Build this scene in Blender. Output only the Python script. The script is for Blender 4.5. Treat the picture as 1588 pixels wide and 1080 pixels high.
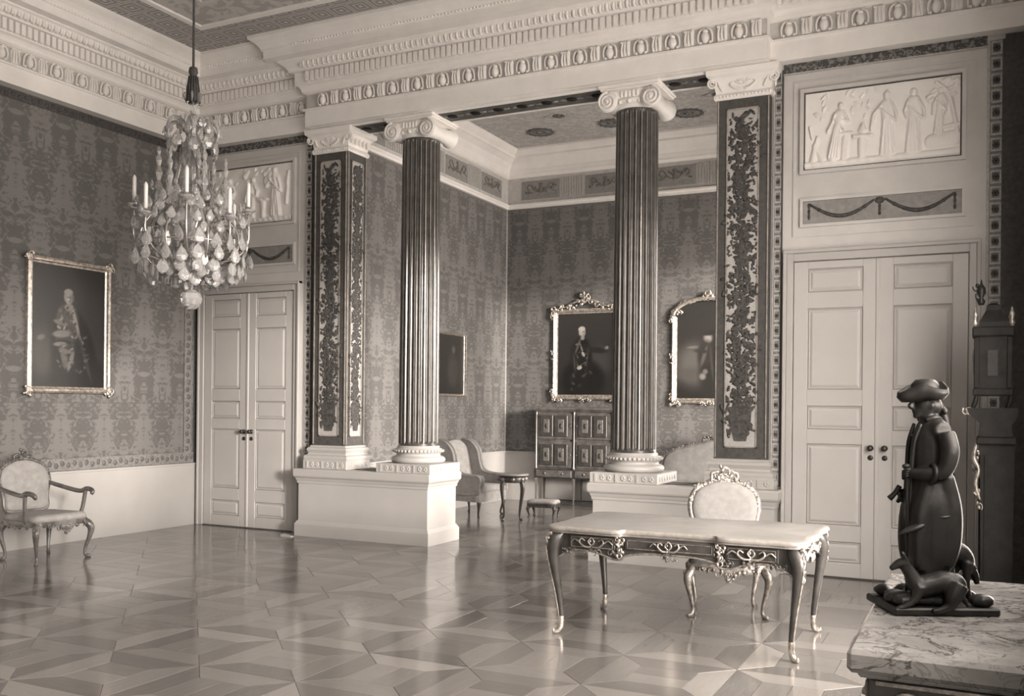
import bpy, math, random
import numpy as np
from mathutils import Matrix, Vector, Euler
random.seed(7)
PI = math.pi
SC = bpy.context.scene
for o in list(bpy.data.objects):
    bpy.data.objects.remove(o)
COL = SC.collection

# ------------------------------------------------------------------ camera
YAW, ROLL, FPX = 0.454907, 0.0097214, 1471.44
camd = bpy.data.cameras.new('camera')
cam = bpy.data.objects.new('camera', camd)
COL.objects.link(cam)
camd.sensor_width = 36.0
camd.lens = FPX / 1588 * 36.0
camd.shift_x = -4.12 / 1588
camd.shift_y = 89.93 / 1588
camd.clip_start = 0.05
cam.matrix_world = (Matrix.Translation((9.78045, -9.91839, 1.68)) @ Matrix.Rotation(YAW, 4, 'Z')
                    @ Matrix.Rotation(PI / 2, 4, 'X') @ Matrix.Rotation(ROLL, 4, 'Z'))
SC.camera = cam

# ------------------------------------------------------------------ daylight
SKY = 14.0
w = bpy.data.worlds.new('world'); SC.world = w
w.use_nodes = True
nt = w.node_tree; nt.nodes.clear()
wo = nt.nodes.new('ShaderNodeOutputWorld'); bg = nt.nodes.new('ShaderNodeBackground')
tc = nt.nodes.new('ShaderNodeTexCoord'); sx = nt.nodes.new('ShaderNodeSeparateXYZ')
rp = nt.nodes.new('ShaderNodeValToRGB')
nt.links.new(tc.outputs['Generated'], sx.inputs[0])
nt.links.new(sx.outputs['Z'], rp.inputs[0])
nt.links.new(rp.outputs[0], bg.inputs[0]); nt.links.new(bg.outputs[0], wo.inputs[0])
e = rp.color_ramp.elements
e[0].position = 0.0; e[0].color = (0.60, 0.535, 0.475, 1)
e[1].position = 0.03; e[1].color = (1.0, 0.90, 0.81, 1)
bg.inputs[1].default_value = SKY

XR = 10.30                                   # inner face of the window wall
XA = 7.82                                    # inner face of the alcove's window wall
YF = -11.6                                   # wall behind the camera
WZ1 = 4.30                                   # window heads
# window openings (y0, y1, sill height)
WIN_R = [(-10.4, -8.6, .55), (-7.75, -5.75, 1.70), (-5.2, -2.15, .55)]  # unseen windows; the middle sill is raised to keep sun off the statuette
WIN_A = [(1.7, 4.9, .55)]
def portal(name, loc, rot, sx_, sy_):
    l = bpy.data.lights.new(name, 'AREA'); l.shape = 'RECTANGLE'
    l.size = sx_; l.size_y = sy_
    l.cycles.is_portal = True
    o = bpy.data.objects.new(name, l); COL.objects.link(o)
    o.location = loc; o.rotation_euler = rot
for X, ws in ((XR, WIN_R), (XA, WIN_A)):
    for a, b, z0 in ws:
        portal('window_daylight', (X + 0.28, (a + b) / 2, (z0 + WZ1) / 2), (0, PI / 2, 0), WZ1 - z0, b - a)
# low hazy sun shining in through the same windows
SUN_E, SUN_A, SUN_S = math.radians(7.5), math.atan(.511), 3.6
sl = bpy.data.lights.new('low_sun', 'SUN'); sl.energy = SUN_S; sl.angle = math.radians(7.0); sl.color = (1.0, .90, .81)
so = bpy.data.objects.new('low_sun', sl); COL.objects.link(so)
so.location = (20, -15, 5)
so.rotation_euler = Vector((-math.cos(SUN_A) * math.cos(SUN_E), math.sin(SUN_A) * math.cos(SUN_E), -math.sin(SUN_E))).to_track_quat('-Z', 'Y').to_euler()

vs = SC.view_settings
SC.display_settings.display_device = 'sRGB'
vs.view_transform = 'Standard'
try: vs.look = 'None'
except Exception: pass
vs.exposure = 0.50; vs.gamma = 1.0; vs.use_curve_mapping = False
cy = SC.cycles
cy.max_bounces = 9; cy.diffuse_bounces = 6; cy.glossy_bounces = 4; cy.transmission_bounces = 7
cy.transparent_max_bounces = 8; cy.caustics_reflective = False; cy.caustics_refractive = False
cy.use_denoising = True
cy.sample_clamp_indirect = 12.0

# ------------------------------------------------------------------ mesh helper
class MB:
    def __init__(s):
        s.v = []; s.f = []; s.sm = []; s.mi = []
    def add(s, v, f, sm=False, mi=0):
        n = len(s.v); s.v.extend([tuple(p) for p in v])
        for q in f:
            s.f.append(tuple(i + n for i in q)); s.sm.append(sm); s.mi.append(mi)
        return s
    def box(s, x0, x1, y0, y1, z0, z1, mi=0):
        v = [(x, y, z) for z in (z0, z1) for y in (y0, y1) for x in (x0, x1)]
        return s.add(v, [(0, 2, 3, 1), (4, 5, 7, 6), (0, 1, 5, 4), (2, 6, 7, 3), (0, 4, 6, 2), (1, 3, 7, 5)], mi=mi)
    def cbox(s, x0, x1, y0, y1, z0, z1, b=0.01, mi=0):
        """box with chamfered edges"""
        b = min(b, (x1 - x0) * .49, (y1 - y0) * .49, (z1 - z0) * .49)
        X = (x0, x1); Y = (y0, y1); Z = (z0, z1); v = []; idx = {}
        for i in (0, 1):
            for j in (0, 1):
                for k in (0, 1):
                    sx_ = b if i == 0 else -b; sy_ = b if j == 0 else -b; sz_ = b if k == 0 else -b
                    idx[i, j, k, 0] = len(v); v.append((X[i], Y[j] + sy_, Z[k] + sz_))
                    idx[i, j, k, 1] = len(v); v.append((X[i] + sx_, Y[j], Z[k] + sz_))
                    idx[i, j, k, 2] = len(v); v.append((X[i] + sx_, Y[j] + sy_, Z[k]))
        I = lambda *a: idx[a]
        f = []
        f.append((I(0,0,0,0), I(0,0,1,0), I(0,1,1,0), I(0,1,0,0)))
        f.append((I(1,0,0,0), I(1,1,0,0), I(1,1,1,0), I(1,0,1,0)))
        f.append((I(0,0,0,1), I(1,0,0,1), I(1,0,1,1), I(0,0,1,1)))
        f.append((I(0,1,0,1), I(0,1,1,1), I(1,1,1,1), I(1,1,0,1)))
        f.append((I(0,0,0,2), I(0,1,0,2), I(1,1,0,2), I(1,0,0,2)))
        f.append((I(0,0,1,2), I(1,0,1,2), I(1,1,1,2), I(0,1,1,2)))
        for i in (0, 1):
            for j in (0, 1):
                f.append((I(i,j,0,0), I(i,j,1,0), I(i,j,1,1), I(i,j,0,1)))
                f.append((I(i,0,j,0), I(i,1,j,0), I(i,1,j,2), I(i,0,j,2)))
                f.append((I(0,i,j,1), I(1,i,j,1), I(1,i,j,2), I(0,i,j,2)))
                for k in (0, 1):
                    f.append((I(i,j,k,0), I(i,j,k,1), I(i,j,k,2)))
        return s.add(v, f, mi=mi)
    def lathe(s, prof, n=24, c=(0, 0, 0), sm=True, mi=0, sx=1, sy=1):
        v = []; f = []
        for r, z in prof:
            for k in range(n):
                a = 2 * PI * k / n
                v.append((c[0] + r * math.cos(a) * sx, c[1] + r * math.sin(a) * sy, c[2] + z))
        m = len(prof)
        for i in range(m - 1):
            for k in range(n):
                f.append((i * n + k, i * n + (k + 1) % n, (i + 1) * n + (k + 1) % n, (i + 1) * n + k))
        f.append(tuple(range(n - 1, -1, -1))); f.append(tuple((m - 1) * n + k for k in range(n)))
        return s.add(v, f, sm, mi)
    def tube(s, path, rad, n=8, sm=True, mi=0, up=(0, 0, 1), flat=1.0, closed=False):
        P = [Vector(p) for p in path]; m = len(P)
        if not hasattr(rad, '__len__'): rad = [rad] * m
        v = []; f = []; U = Vector(up); prev = None
        for i in range(m):
            if closed: t = P[(i + 1) % m] - P[i - 1]
            else: t = P[min(i + 1, m - 1)] - P[max(i - 1, 0)]
            if t.length < 1e-9: t = Vector((0, 0, 1))
            t.normalize()
            a = prev if prev is not None else U
            a = a - t * a.dot(t)
            if a.length < 1e-3:
                a = Vector((1, 0, 0)) if abs(t.x) < .9 else Vector((0, 1, 0))
                a = a - t * a.dot(t)
            a.normalize(); prev = a; b = t.cross(a)
            for k in range(n):
                q = 2 * PI * k / n
                v.append(P[i] + a * (math.cos(q) * rad[i]) + b * (math.sin(q) * rad[i] * flat))
        for i in range(m if closed else m - 1):
            j = (i + 1) % m
            for k in range(n):
                f.append((i * n + k, i * n + (k + 1) % n, j * n + (k + 1) % n, j * n + k))
        if not closed:
            f.append(tuple(range(n - 1, -1, -1))); f.append(tuple((m - 1) * n + k for k in range(n)))
        return s.add(v, f, sm, mi)
    def ell(s, c, r, nu=10, nv=6, mi=0, rot=None, sm=True):
        v = [(0, 0, -1)]; f = []
        for j in range(1, nv):
            t = -PI / 2 + PI * j / nv
            for k in range(nu):
                a = 2 * PI * k / nu
                v.append((math.cos(t) * math.cos(a), math.cos(t) * math.sin(a), math.sin(t)))
        v.append((0, 0, 1)); last = len(v) - 1
        for k in range(nu):
            f.append((0, 1 + (k + 1) % nu, 1 + k))
            f.append((last, 1 + (nv - 2) * nu + k, 1 + (nv - 2) * nu + (k + 1) % nu))
        for j in range(nv - 2):
            for k in range(nu):
                f.append((1 + j * nu + k, 1 + j * nu + (k + 1) % nu, 1 + (j + 1) * nu + (k + 1) % nu, 1 + (j + 1) * nu + k))
        R = rot if rot is not None else Matrix.Identity(3)
        if not hasattr(r, '__len__'): r = (r, r, r)
        w_ = [Vector(c) + R @ Vector((p[0] * r[0], p[1] * r[1], p[2] * r[2])) for p in v]
        return s.add(w_, f, sm, mi)
    def prism(s, poly, a, b, axis='y', mi=0, sm=False):
        """extrude a 2-D outline between a and b along an axis"""
        n = len(poly)
        ar = sum(poly[i][0] * poly[(i + 1) % n][1] - poly[(i + 1) % n][0] * poly[i][1] for i in range(n))
        if ar < 0: poly = poly[::-1]
        if axis == 'y': g = lambda p, t: (p[0], t, p[1])
        elif axis == 'x': g = lambda p, t: (t, p[0], p[1])
        else: g = lambda p, t: (p[0], p[1], t)
        v = [g(p, a) for p in poly] + [g(p, b) for p in poly]
        flip = (axis == 'y')
        f = []
        c0 = tuple(range(n)); c1 = tuple(range(2 * n - 1, n - 1, -1))
        f.append(c0 if flip else c0[::-1]); f.append(c1 if flip else c1[::-1])
        for i in range(n):
            j = (i + 1) % n
            q = (i, j, n + j, n + i)
            f.append(q[::-1] if flip else q)
        if b < a: f = [q[::-1] for q in f]
        return s.add(v, f, sm, mi)
    def xf(s, M, start=0):
        for i in range(start, len(s.v)):
            s.v[i] = tuple(M @ Vector(s.v[i]))
        return s
    def join(s, o, M=None):
        n = len(s.v)
        s.v.extend([tuple(M @ Vector(p)) for p in o.v] if M is not None else o.v)
        s.f.extend([tuple(i + n for i in q) for q in o.f]); s.sm.extend(o.sm); s.mi.extend(o.mi)
        return s
    def mesh(s, name, mats):
        me = bpy.data.meshes.new(name)
        me.from_pydata([tuple(p) for p in s.v], [], s.f)
        me.polygons.foreach_set('use_smooth', s.sm)
        me.polygons.foreach_set('material_index', s.mi)
        for m in (mats if isinstance(mats, (list, tuple)) else [mats]):
            me.materials.append(m)
        me.validate(); me.update()
        return me
    def build(s, name, mats, parent=None, loc=None):
        o = bpy.data.objects.new(name, s.mesh(name, mats)); COL.objects.link(o)
        if parent is not None: o.parent = parent
        if loc is not None: o.location = loc
        return o

def obj(name, me, parent=None, loc=(0, 0, 0), rot=(0, 0, 0), sc=(1, 1, 1)):
    o = bpy.data.objects.new(name, me); COL.objects.link(o)
    o.location = loc; o.rotation_euler = rot; o.scale = sc
    if parent is not None: o.parent = parent
    return o
def empty(name, loc=(0, 0, 0), rz=0.0):
    o = bpy.data.objects.new(name, None); COL.objects.link(o)
    o.empty_display_size = .1; o.location = loc; o.rotation_euler = (0, 0, rz)
    return o
def tag(o, label=None, cat=None, group=None, kind=None):
    if label: o['label'] = label
    if cat: o['category'] = cat
    if group: o['group'] = group
    if kind: o['kind'] = kind
    return o
def struct(o, label=None):
    o['kind'] = 'structure'
    if label: o['label'] = label
    return o
def thing(name, label, cat, loc=(0, 0, 0), rz=0.0, group=None):
    return tag(empty(name, loc, rz), label, cat, group)
def bez(pts, n=12):
    """smooth curve through points (Catmull-Rom); pts may carry a 4th value (radius)"""
    P = [np.array(p, float) for p in pts]
    P = [2 * P[0] - P[1]] + P + [2 * P[-1] - P[-2]]
    out = []
    for i in range(1, len(P) - 2):
        for k in range(n):
            t = k / n
            out.append(.5 * ((2 * P[i]) + (-P[i-1] + P[i+1]) * t + (2*P[i-1] - 5*P[i] + 4*P[i+1] - P[i+2]) * t*t
                             + (-P[i-1] + 3*P[i] - 3*P[i+1] + P[i+2]) * t**3))
    out.append(P[-2])
    return out
def stube(mb, pts, n=6, seg=8, mi=0, flat=1.0, up=(0, 0, 1)):
    """tube along a smooth curve of (x, y, z, radius)"""
    c = bez(pts, n)
    return mb.tube([p[:3] for p in c], [max(float(p[3]), .0005) for p in c], n=seg, mi=mi, flat=flat, up=up)

# ------------------------------------------------------------------ materials
def lin(c):
    c = c / 255.0
    return c / 12.92 if c <= .04045 else ((c + .055) / 1.055) ** 2.4
def grey(g, warm=.5):
    """sRGB grey level of a surface, very slightly warm"""
    v = lin(g)
    return (v, v * (1 - .05 * warm), v * (1 - .10 * warm), 1)
class N:
    """tiny node builder"""
    def __init__(s, name):
        s.m = bpy.data.materials.new(name); s.m.use_nodes = True
        s.t = s.m.node_tree; s.t.nodes.clear()
        s.out = s.t.nodes.new('ShaderNodeOutputMaterial'); s.b = s.t.nodes.new('ShaderNodeBsdfPrincipled')
        s.t.links.new(s.b.outputs[0], s.out.inputs[0])
    def n(s, k): return s.t.nodes.new(k)
    def l(s, a, b): s.t.links.new(a, b)
    def put(s, sock, v):
        if hasattr(v, 'links') or hasattr(v, 'is_output'): s.l(v, sock)
        else: sock.default_value = v
    def math(s, op, a, b=0.0, c=None):
        n = s.n('ShaderNodeMath'); n.operation = op
        s.put(n.inputs[0], a); s.put(n.inputs[1], b)
        if c is not None: s.put(n.inputs[2], c)
        return n.outputs[0]
    def pos(s, which='Object'):
        t = s.n('ShaderNodeTexCoord'); x = s.n('ShaderNodeSeparateXYZ'); s.l(t.outputs[which], x.inputs[0])
        return x.outputs[0], x.outputs[1], x.outputs[2]
    def vec(s, x, y, z):
        c = s.n('ShaderNodeCombineXYZ')
        for i, v in enumerate((x, y, z)): s.put(c.inputs[i], v)
        return c.outputs[0]
    def noise(s, vec, scale=5, detail=3, rough=.5, dist=0):
        n = s.n('ShaderNodeTexNoise'); s.put(n.inputs['Vector'], vec)
        n.inputs['Scale'].default_value = scale; n.inputs['Detail'].default_value = detail
        n.inputs['Roughness'].default_value = rough; n.inputs['Distortion'].default_value = dist
        return n.outputs[0]
    def ramp(s, v, stops):
        r = s.n('ShaderNodeValToRGB'); s.put(r.inputs[0], v)
        el = r.color_ramp.elements
        while len(el) < len(stops): el.new(.5)
        for q, (p, c) in zip(el, stops): q.position = p; q.color = c
        return r.outputs[0]
    def mix(s, f, a, b):
        m = s.n('ShaderNodeMix'); m.data_type = 'RGBA'
        s.put(m.inputs[0], f); s.put(m.inputs[6], a); s.put(m.inputs[7], b)
        return m.outputs[2]
    def step(s, v, a, b):
        m = s.n('ShaderNodeMapRange'); m.interpolation_type = 'SMOOTHSTEP'
        s.put(m.inputs[0], v); m.inputs[1].default_value = a; m.inputs[2].default_value = b
        return m.outputs[0]
    def bump(s, h, strength=.3, dist=.01):
        b = s.n('ShaderNodeBump'); b.inputs['Strength'].default_value = strength; b.inputs['Distance'].default_value = dist
        s.l(h, b.inputs['Height']); s.l(b.outputs[0], s.b.inputs['Normal'])
    def set(s, **k):
        for a, v in k.items(): s.put(s.b.inputs[a.replace('_', ' ')], v)
        return s
def pm(name, g, rough=.5, metal=0., var=.12, scale=6., bump=0., bscale=60., warm=.5, spec=.5, coat=0.):
    """plain procedural material: grey level with soft tonal variation and fine relief"""
    k = N(name)
    t = k.n('ShaderNodeTexCoord').outputs['Object']
    nz = k.noise(t, scale, 4, .6)
    a = grey(g * (1 - var), warm); b = grey(min(255, g * (1 + var)), warm)
    k.set(Base_Color=k.ramp(nz, [(.3, a), (.7, b)]), Roughness=rough, Metallic=metal)
    k.b.inputs['Specular IOR Level'].default_value = spec
    if coat: k.b.inputs['Coat Weight'].default_value = coat; k.b.inputs['Coat Roughness'].default_value = .15
    if bump: k.bump(k.noise(t, bscale, 3, .6), bump, .01)
    return k.m

WHITE = pm('white_paint', 178, .42, var=.02, scale=2, bump=.03, bscale=25)
STUCCO = pm('white_stucco', 236, .6, var=.02, scale=4, bump=.08, bscale=40)
DOORW = pm('door_paint', 186, .38, var=.02, scale=2)
GREYP = pm('pale_grey_paint', 200, .5, var=.03, scale=3, bump=.03)
GILT = pm('gilt', 205, .34, metal=.75, var=.25, scale=25, bump=.15, bscale=90, warm=1.6)
RIM = pm('pale_gilt_rim', 168, .38, metal=.3, var=.08, scale=20, warm=1.2)
GILTD = pm('tarnished_gilt', 150, .4, metal=.6, var=.35, scale=30, bump=.2, bscale=90, warm=1.5)
BRONZE = pm('dark_bronze', 36, .45, metal=.1, var=.25, scale=14, bump=.1, bscale=50, warm=1.0, spec=.3)
DARKWOOD = pm('dark_wood', 66, .32, var=.2, scale=10, warm=1.0, coat=.2)
WALNUT = pm('walnut', 96, .3, var=.25, scale=9, warm=1.0, coat=.3)
EBONY = pm('ebonised_wood', 34, .6, var=.2, scale=10, warm=.8, spec=.15)
LEAFB = pm('woven_leaf', 104, .7, var=.15, scale=30)
BRASS = pm('brass', 140, .35, metal=.8, var=.1, warm=1.2)
GREYF = pm('grey_frieze_ground', 190, .7, var=.05, scale=12)
MARQ = pm('marquetry', 104, .35, var=.3, scale=40, warm=1.0)
SWAGG = pm('swag_panel_ground', 140, .65, var=.08, scale=18)
DARKBRASS = pm('dark_brass', 70, .4, metal=.6, var=.1, warm=1.0)
UPH = pm('pale_upholstery', 130, .85, var=.05, scale=20, bump=.2, bscale=220)
UPHG = pm('grey_upholstery', 158, .85, var=.07, scale=14, bump=.2, bscale=200)
UPHD = pm('dark_silk_upholstery', 122, .6, var=.08, scale=9, bump=.15, bscale=150)
LEATHER = pm('pale_leather_top', 148, .35, var=.09, scale=3)
DKBAND = pm('dark_border', 74, .6, var=.15, scale=25, warm=.8)
MIDBAND = pm('mid_border', 128, .6, var=.15, scale=40, bump=.1)
LTBAND = pm('light_border', 176, .6, var=.08, scale=30)
WAX = pm('wax_candle', 235, .5, var=.02)
SOFFIT = pm('dark_soffit', 78, .6, var=.2, scale=12, warm=.8)
CORD = pm('dark_cord', 70, .9, var=.2, scale=60)
FOLIAGE = pm('dark_embroidery', 66, .75, var=.35, scale=30, warm=.8)
GROUND = pm('embroidery_ground', 172, .7, var=.06, scale=60, bump=.15, bscale=250)
COLWOOD = pm('column_brown', 74, .28, var=.2, scale=7, warm=1.0, coat=.25)
COLGILT = pm('column_gilt_fillet', 176, .35, metal=.5, var=.15, scale=12, warm=1.4)

def damask(name, lo, hi, pu=.62, pv=1.45):
    k = N(name); x, y, z = k.pos()
    u = k.math('DIVIDE', k.math('ADD', x, y), pu); v = k.math('DIVIDE', z, pv)
    fu = k.math('MULTIPLY', k.math('ABSOLUTE', k.math('SUBTRACT', k.math('FRACT', u), .5)), 2.0)
    av = k.math('MULTIPLY', v, 2 * PI)
    sv = k.math('SINE', av); cv = k.math('COSINE', av)
    nz = k.noise(k.vec(k.math('MULTIPLY', fu, .62), k.math('MULTIPLY', sv, .55), k.math('MULTIPLY', cv, .55)), 4.6, 5.0, .62, 1.1)
    ogee = k.math('MULTIPLY', k.math('COSINE', k.math('MULTIPLY', fu, PI)), k.math('COSINE', k.math('ADD', av, .6)))
    lat = k.math('SINE', k.math('ADD', k.math('MULTIPLY', fu, 3 * PI), k.math('MULTIPLY', sv, 1.6)))
    val = k.math('ADD', nz, k.math('ADD', k.math('MULTIPLY', ogee, .085), k.math('MULTIPLY', lat, .045)))
    msk = k.step(val, .44, .56)
    weave = k.noise(k.vec(k.math('MULTIPLY', k.math('ADD', x, y), 3.0), 0.0, k.math('MULTIPLY', z, .25)), 60, 2, .6)
    c = k.mix(msk, grey(lo), grey(hi))
    c2 = k.mix(k.math('MULTIPLY', weave, .22), c, grey(lo * .8))
    k.set(Base_Color=c2, Roughness=k.math('ADD', k.math('MULTIPLY', msk, -.16), .62))
    k.b.inputs['Specular IOR Level'].default_value = .35
    k.bump(k.math('ADD', msk, weave), .12, .004)
    return k.m
DAMASK = damask('silk_damask', 102, 128)

def fret(name):
    """painted key-fret ceiling border"""
    k = N(name); x, y, z = k.pos()
    p = .27
    u = k.math('DIVIDE', x, p); v = k.math('DIVIDE', y, p)
    row = k.math('FLOOR', v)
    u = k.math('ADD', u, k.math('MULTIPLY', row, .5))
    a = k.math('ABSOLUTE', k.math('SUBTRACT', k.math('FRACT', u), .5)); b = k.math('ABSOLUTE', k.math('SUBTRACT', k.math('FRACT', v), .5))
    r = k.math('MAXIMUM', a, b)
    ring = k.step(k.math('SINE', k.math('MULTIPLY', r, 2 * PI * 5.2)), -.25, .25)
    core = k.step(r, .10, .07)
    m = k.math('MAXIMUM', k.math('MULTIPLY', ring, .75), core)
    nz = k.noise(k.vec(x, y, 0.0), 9, 3)
    c = k.mix(m, grey(140), grey(206))
    k.set(Base_Color=k.mix(k.math('MULTIPLY', nz, .3), c, grey(140)), Roughness=.7)
    return k.m
FRET = fret('fret_border')

def ornament(name, lo, hi, sc=26., th=.5):
    """small all-over painted or woven ornament"""
    k = N(name); x, y, z = k.pos()
    t = k.vec(x, y, z)
    nz = k.noise(t, sc, 2.5, .6, .8)
    k.set(Base_Color=k.mix(k.step(nz, th - .03, th + .03), grey(lo), grey(hi)), Roughness=.65)
    return k.m
ORN_D = ornament('dark_ornament', 72, 128, 30, .53)
ORN_M = ornament('mid_ornament', 96, 150, 34, .5)
ORN_L = ornament('pale_ornament', 150, 188, 22, .5)
CEILF = ornament('painted_ceiling', 172, 196, 5, .5)
ALCEIL = ornament('alcove_ceiling_paint', 172, 190, 9, .52)

def marble(name):
    k = N(name); t = k.n('ShaderNodeTexCoord').outputs['Object']
    w1 = k.noise(t, 3.0, 6, .65, 1.6)
    vein = k.math('ABSOLUTE', k.math('SUBTRACT', w1, .5))
    m = k.step(vein, .0, .035)
    n2 = k.noise(t, 9, 5, .6, .8)
    m2 = k.step(k.math('ABSOLUTE', k.math('SUBTRACT', n2, .5)), .0, .03)
    base = k.ramp(k.noise(t, 5, 4), [(.35, grey(135)), (.7, grey(172))])
    c = k.mix(m, grey(84), base); c = k.mix(m2, k.mix(.6, c, grey(110)), c)
    k.set(Base_Color=c, Roughness=.18)
    return k.m
MARBLE = marble('veined_marble')

def wood_floor(name, g):
    k = N(name); oi = k.n('ShaderNodeObjectInfo')
    x, y, z = k.pos()
    off = k.math('MULTIPLY', oi.outputs['Random'], 37.0)
    nz = k.noise(k.vec(k.math('ADD', k.math('MULTIPLY', x, 1.5), off), k.math('MULTIPLY', y, 14.0), off), 3, 4, .6, .3)
    tone = k.math('ADD', k.math('MULTIPLY', oi.outputs['Random'], .6), k.math('MULTIPLY', nz, .4))
    k.set(Base_Color=k.ramp(tone, [(.1, grey(g * .86, 1.0)), (.9, grey(g * 1.13, 1.0))]),
          Roughness=k.math('ADD', k.math('MULTIPLY', nz, .07), .11))
    k.b.inputs['Specular IOR Level'].default_value = .85
    t = k.n('ShaderNodeTexCoord').outputs['Object']
    k.bump(k.noise(t, 7, 3), .05, .004)
    return k.m
PQ_D = wood_floor('parquet_dark', 108)
PQ_L = wood_floor('parquet_light', 132)
PQ_M = wood_floor('parquet_mid', 120)
PQ_B = pm('parquet_bed', 70, .6)

def crystal(name, tw=.78):
    k = N(name)
    k.set(Base_Color=(.95, .95, .95, 1), Roughness=.04)
    k.b.inputs['Transmission Weight'].default_value = tw
    k.b.inputs['IOR'].default_value = 1.52
    t = k.n('ShaderNodeTexCoord').outputs['Object']
    k.bump(k.noise(t, 30, 1), .05, .004)
    return k.m
CRYSTAL = crystal('cut_crystal')
GLASS = crystal('case_glass', .95)
k = N('window_pane'); _t = k.n('ShaderNodeBsdfTransparent'); _g = k.n('ShaderNodeBsdfGlossy'); _m = k.n('ShaderNodeMixShader')
_t.inputs[0].default_value = (.96, .96, .96, 1); _g.inputs['Roughness'].default_value = .02; _m.inputs[0].default_value = .05
k.l(_t.outputs[0], _m.inputs[1]); k.l(_g.outputs[0], _m.inputs[2]); k.l(_m.outputs[0], k.out.inputs[0]); PANE = k.m

def vcol(name, rough=.35):
    k = N(name); a = k.n('ShaderNodeVertexColor'); a.layer_name = 'paint'
    t = k.n('ShaderNodeTexCoord').outputs['Object']
    k.set(Base_Color=a.outputs[0], Roughness=rough)
    k.bump(k.noise(t, 180, 2), .12, .002)
    return k.m
OILPAINT = vcol('oil_paint')

# ================================================================== SETTING
_c, _s = math.cos(YAW), math.sin(YAW); _cr, _sr = math.cos(ROLL), math.sin(ROLL)
def proj(p):
    """pixel (1588 x 1080) and depth of a world point: used only to decide which floor pieces are near"""
    q = (p[0] - 9.78045, p[1] + 9.91839, p[2] - 1.68)
    a = q[0] * _c + q[1] * _s; b = -q[2]; d = -q[0] * _s + q[1] * _c
    if d < .1: return (-9999, -9999, d)
    a /= d; b /= d
    return (798.12 + FPX * (_cr * a - _sr * b), 629.93 + FPX * (_sr * a + _cr * b), d)

# ---- floor of mitred parquet squares
floor = struct(MB().box(-.3, 10.7, YF - .3, 5.8, -.12, -.006).build('floor', PQ_B))
PW, TW, GAP = .77, .20, .0022
def tile_mb(poly, mb=None, M=None):
    mb = mb or MB(); cx_ = sum(p[0] for p in poly) / len(poly); cy_ = sum(p[1] for p in poly) / len(poly)
    def inset(k):
        out = []; n = len(poly)
        for i in range(n):
            p0 = np.array(poly[i-1]); p1 = np.array(poly[i]); p2 = np.array(poly[(i+1) % n])
            e1 = (p1 - p0) / np.linalg.norm(p1 - p0); e2 = (p2 - p1) / np.linalg.norm(p2 - p1)
            n1 = np.array([-e1[1], e1[0]]); n2 = np.array([-e2[1], e2[0]])
            b = n1 + n2; b = b / (1 + n1 @ n2)
            out.append(p1 + b * k)
        return out
    n = len(poly); v = []
    for k, z in ((GAP / 2, -.008), (GAP / 2, -.0014), (GAP / 2 + .0014, 0.0)):
        v += [(p[0], p[1], z) for p in inset(k)]
    f = []
    for r in range(2):
        for i in range(n):
            j = (i + 1) % n; f.append((r*n + i, r*n + j, (r+1)*n + j, (r+1)*n + i))
    f.append(tuple(2*n + i for i in range(n)))
    n0 = len(mb.v); mb.add(v, f)
    if M is not None: mb.xf(M, n0)
    return mb
h_ = PW / 2; q_ = h_ - TW
TRAP = [(-h_, -h_), (h_, -h_), (q_, -q_), (-q_, -q_)]
HALF = [(-q_, -q_), (q_, -q_), (q_, 0), (-q_, 0)]
ME_T = {'d': tile_mb(TRAP).mesh('parquet_strip', PQ_D), 'l': tile_mb(TRAP).mesh('parquet_strip', PQ_L)}
ME_H = tile_mb(HALF).mesh('parquet_block', PQ_M)
pieces = []
for i in range(-9, 6):
    for j in range(-11, 13):
        cx_ = 6.86 + PW * (i + .5); cy_ = -3.81 + PW * (j + .5)
        if not (-.4 < cx_ < 10.6 and YF - .3 < cy_ < 5.7): continue
        par = (i + j) % 2
        for r in range(4):
            tone = 'd' if (r % 2 == 1) == (par == 1) else 'l'
            a = r * PI / 2; ox = (h_ - TW / 2) * math.sin(a); oy = -(h_ - TW / 2) * math.cos(a)
            pieces.append((cx_, cy_, a, 't', tone, cx_ + ox, cy_ + oy))
        for r in range(2):
            a = r * PI + (PI / 2 if par else 0); ox = q_ / 2 * math.sin(a); oy = -q_ / 2 * math.cos(a)
            pieces.append((cx_, cy_, a, 'h', 'm', cx_ + ox, cy_ + oy))
def seen(px):
    return -40 < px[0] < 1628 and 700 < px[1] < 1100 and px[2] > 0
near = sorted([p for p in pieces if seen(proj((p[5], p[6], 0)))], key=lambda p: proj((p[5], p[6], 0))[2])[:300]
near_set = set(id(p) for p in near)
rest = {'d': MB(), 'l': MB(), 'm': MB()}
for p in pieces:
    if id(p) in near_set:
        obj('parquet_strip' if p[3] == 't' else 'parquet_block', ME_T[p[4]] if p[3] == 't' else ME_H, floor, (p[0], p[1], 0), (0, 0, p[2]))
    else:
        tile_mb(TRAP if p[3] == 't' else HALF, rest[p[4]], Matrix.Translation((p[0], p[1], 0)) @ Matrix.Rotation(p[2], 4, 'Z'))
rm = MB(); 
for k, key in enumerate('dlm'):
    rest[key].mi = [k] * len(rest[key].f); rm.join(rest[key])
tag(rm.build('far_parquet', [PQ_D, PQ_L, PQ_M], floor), kind='stuff')

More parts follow.
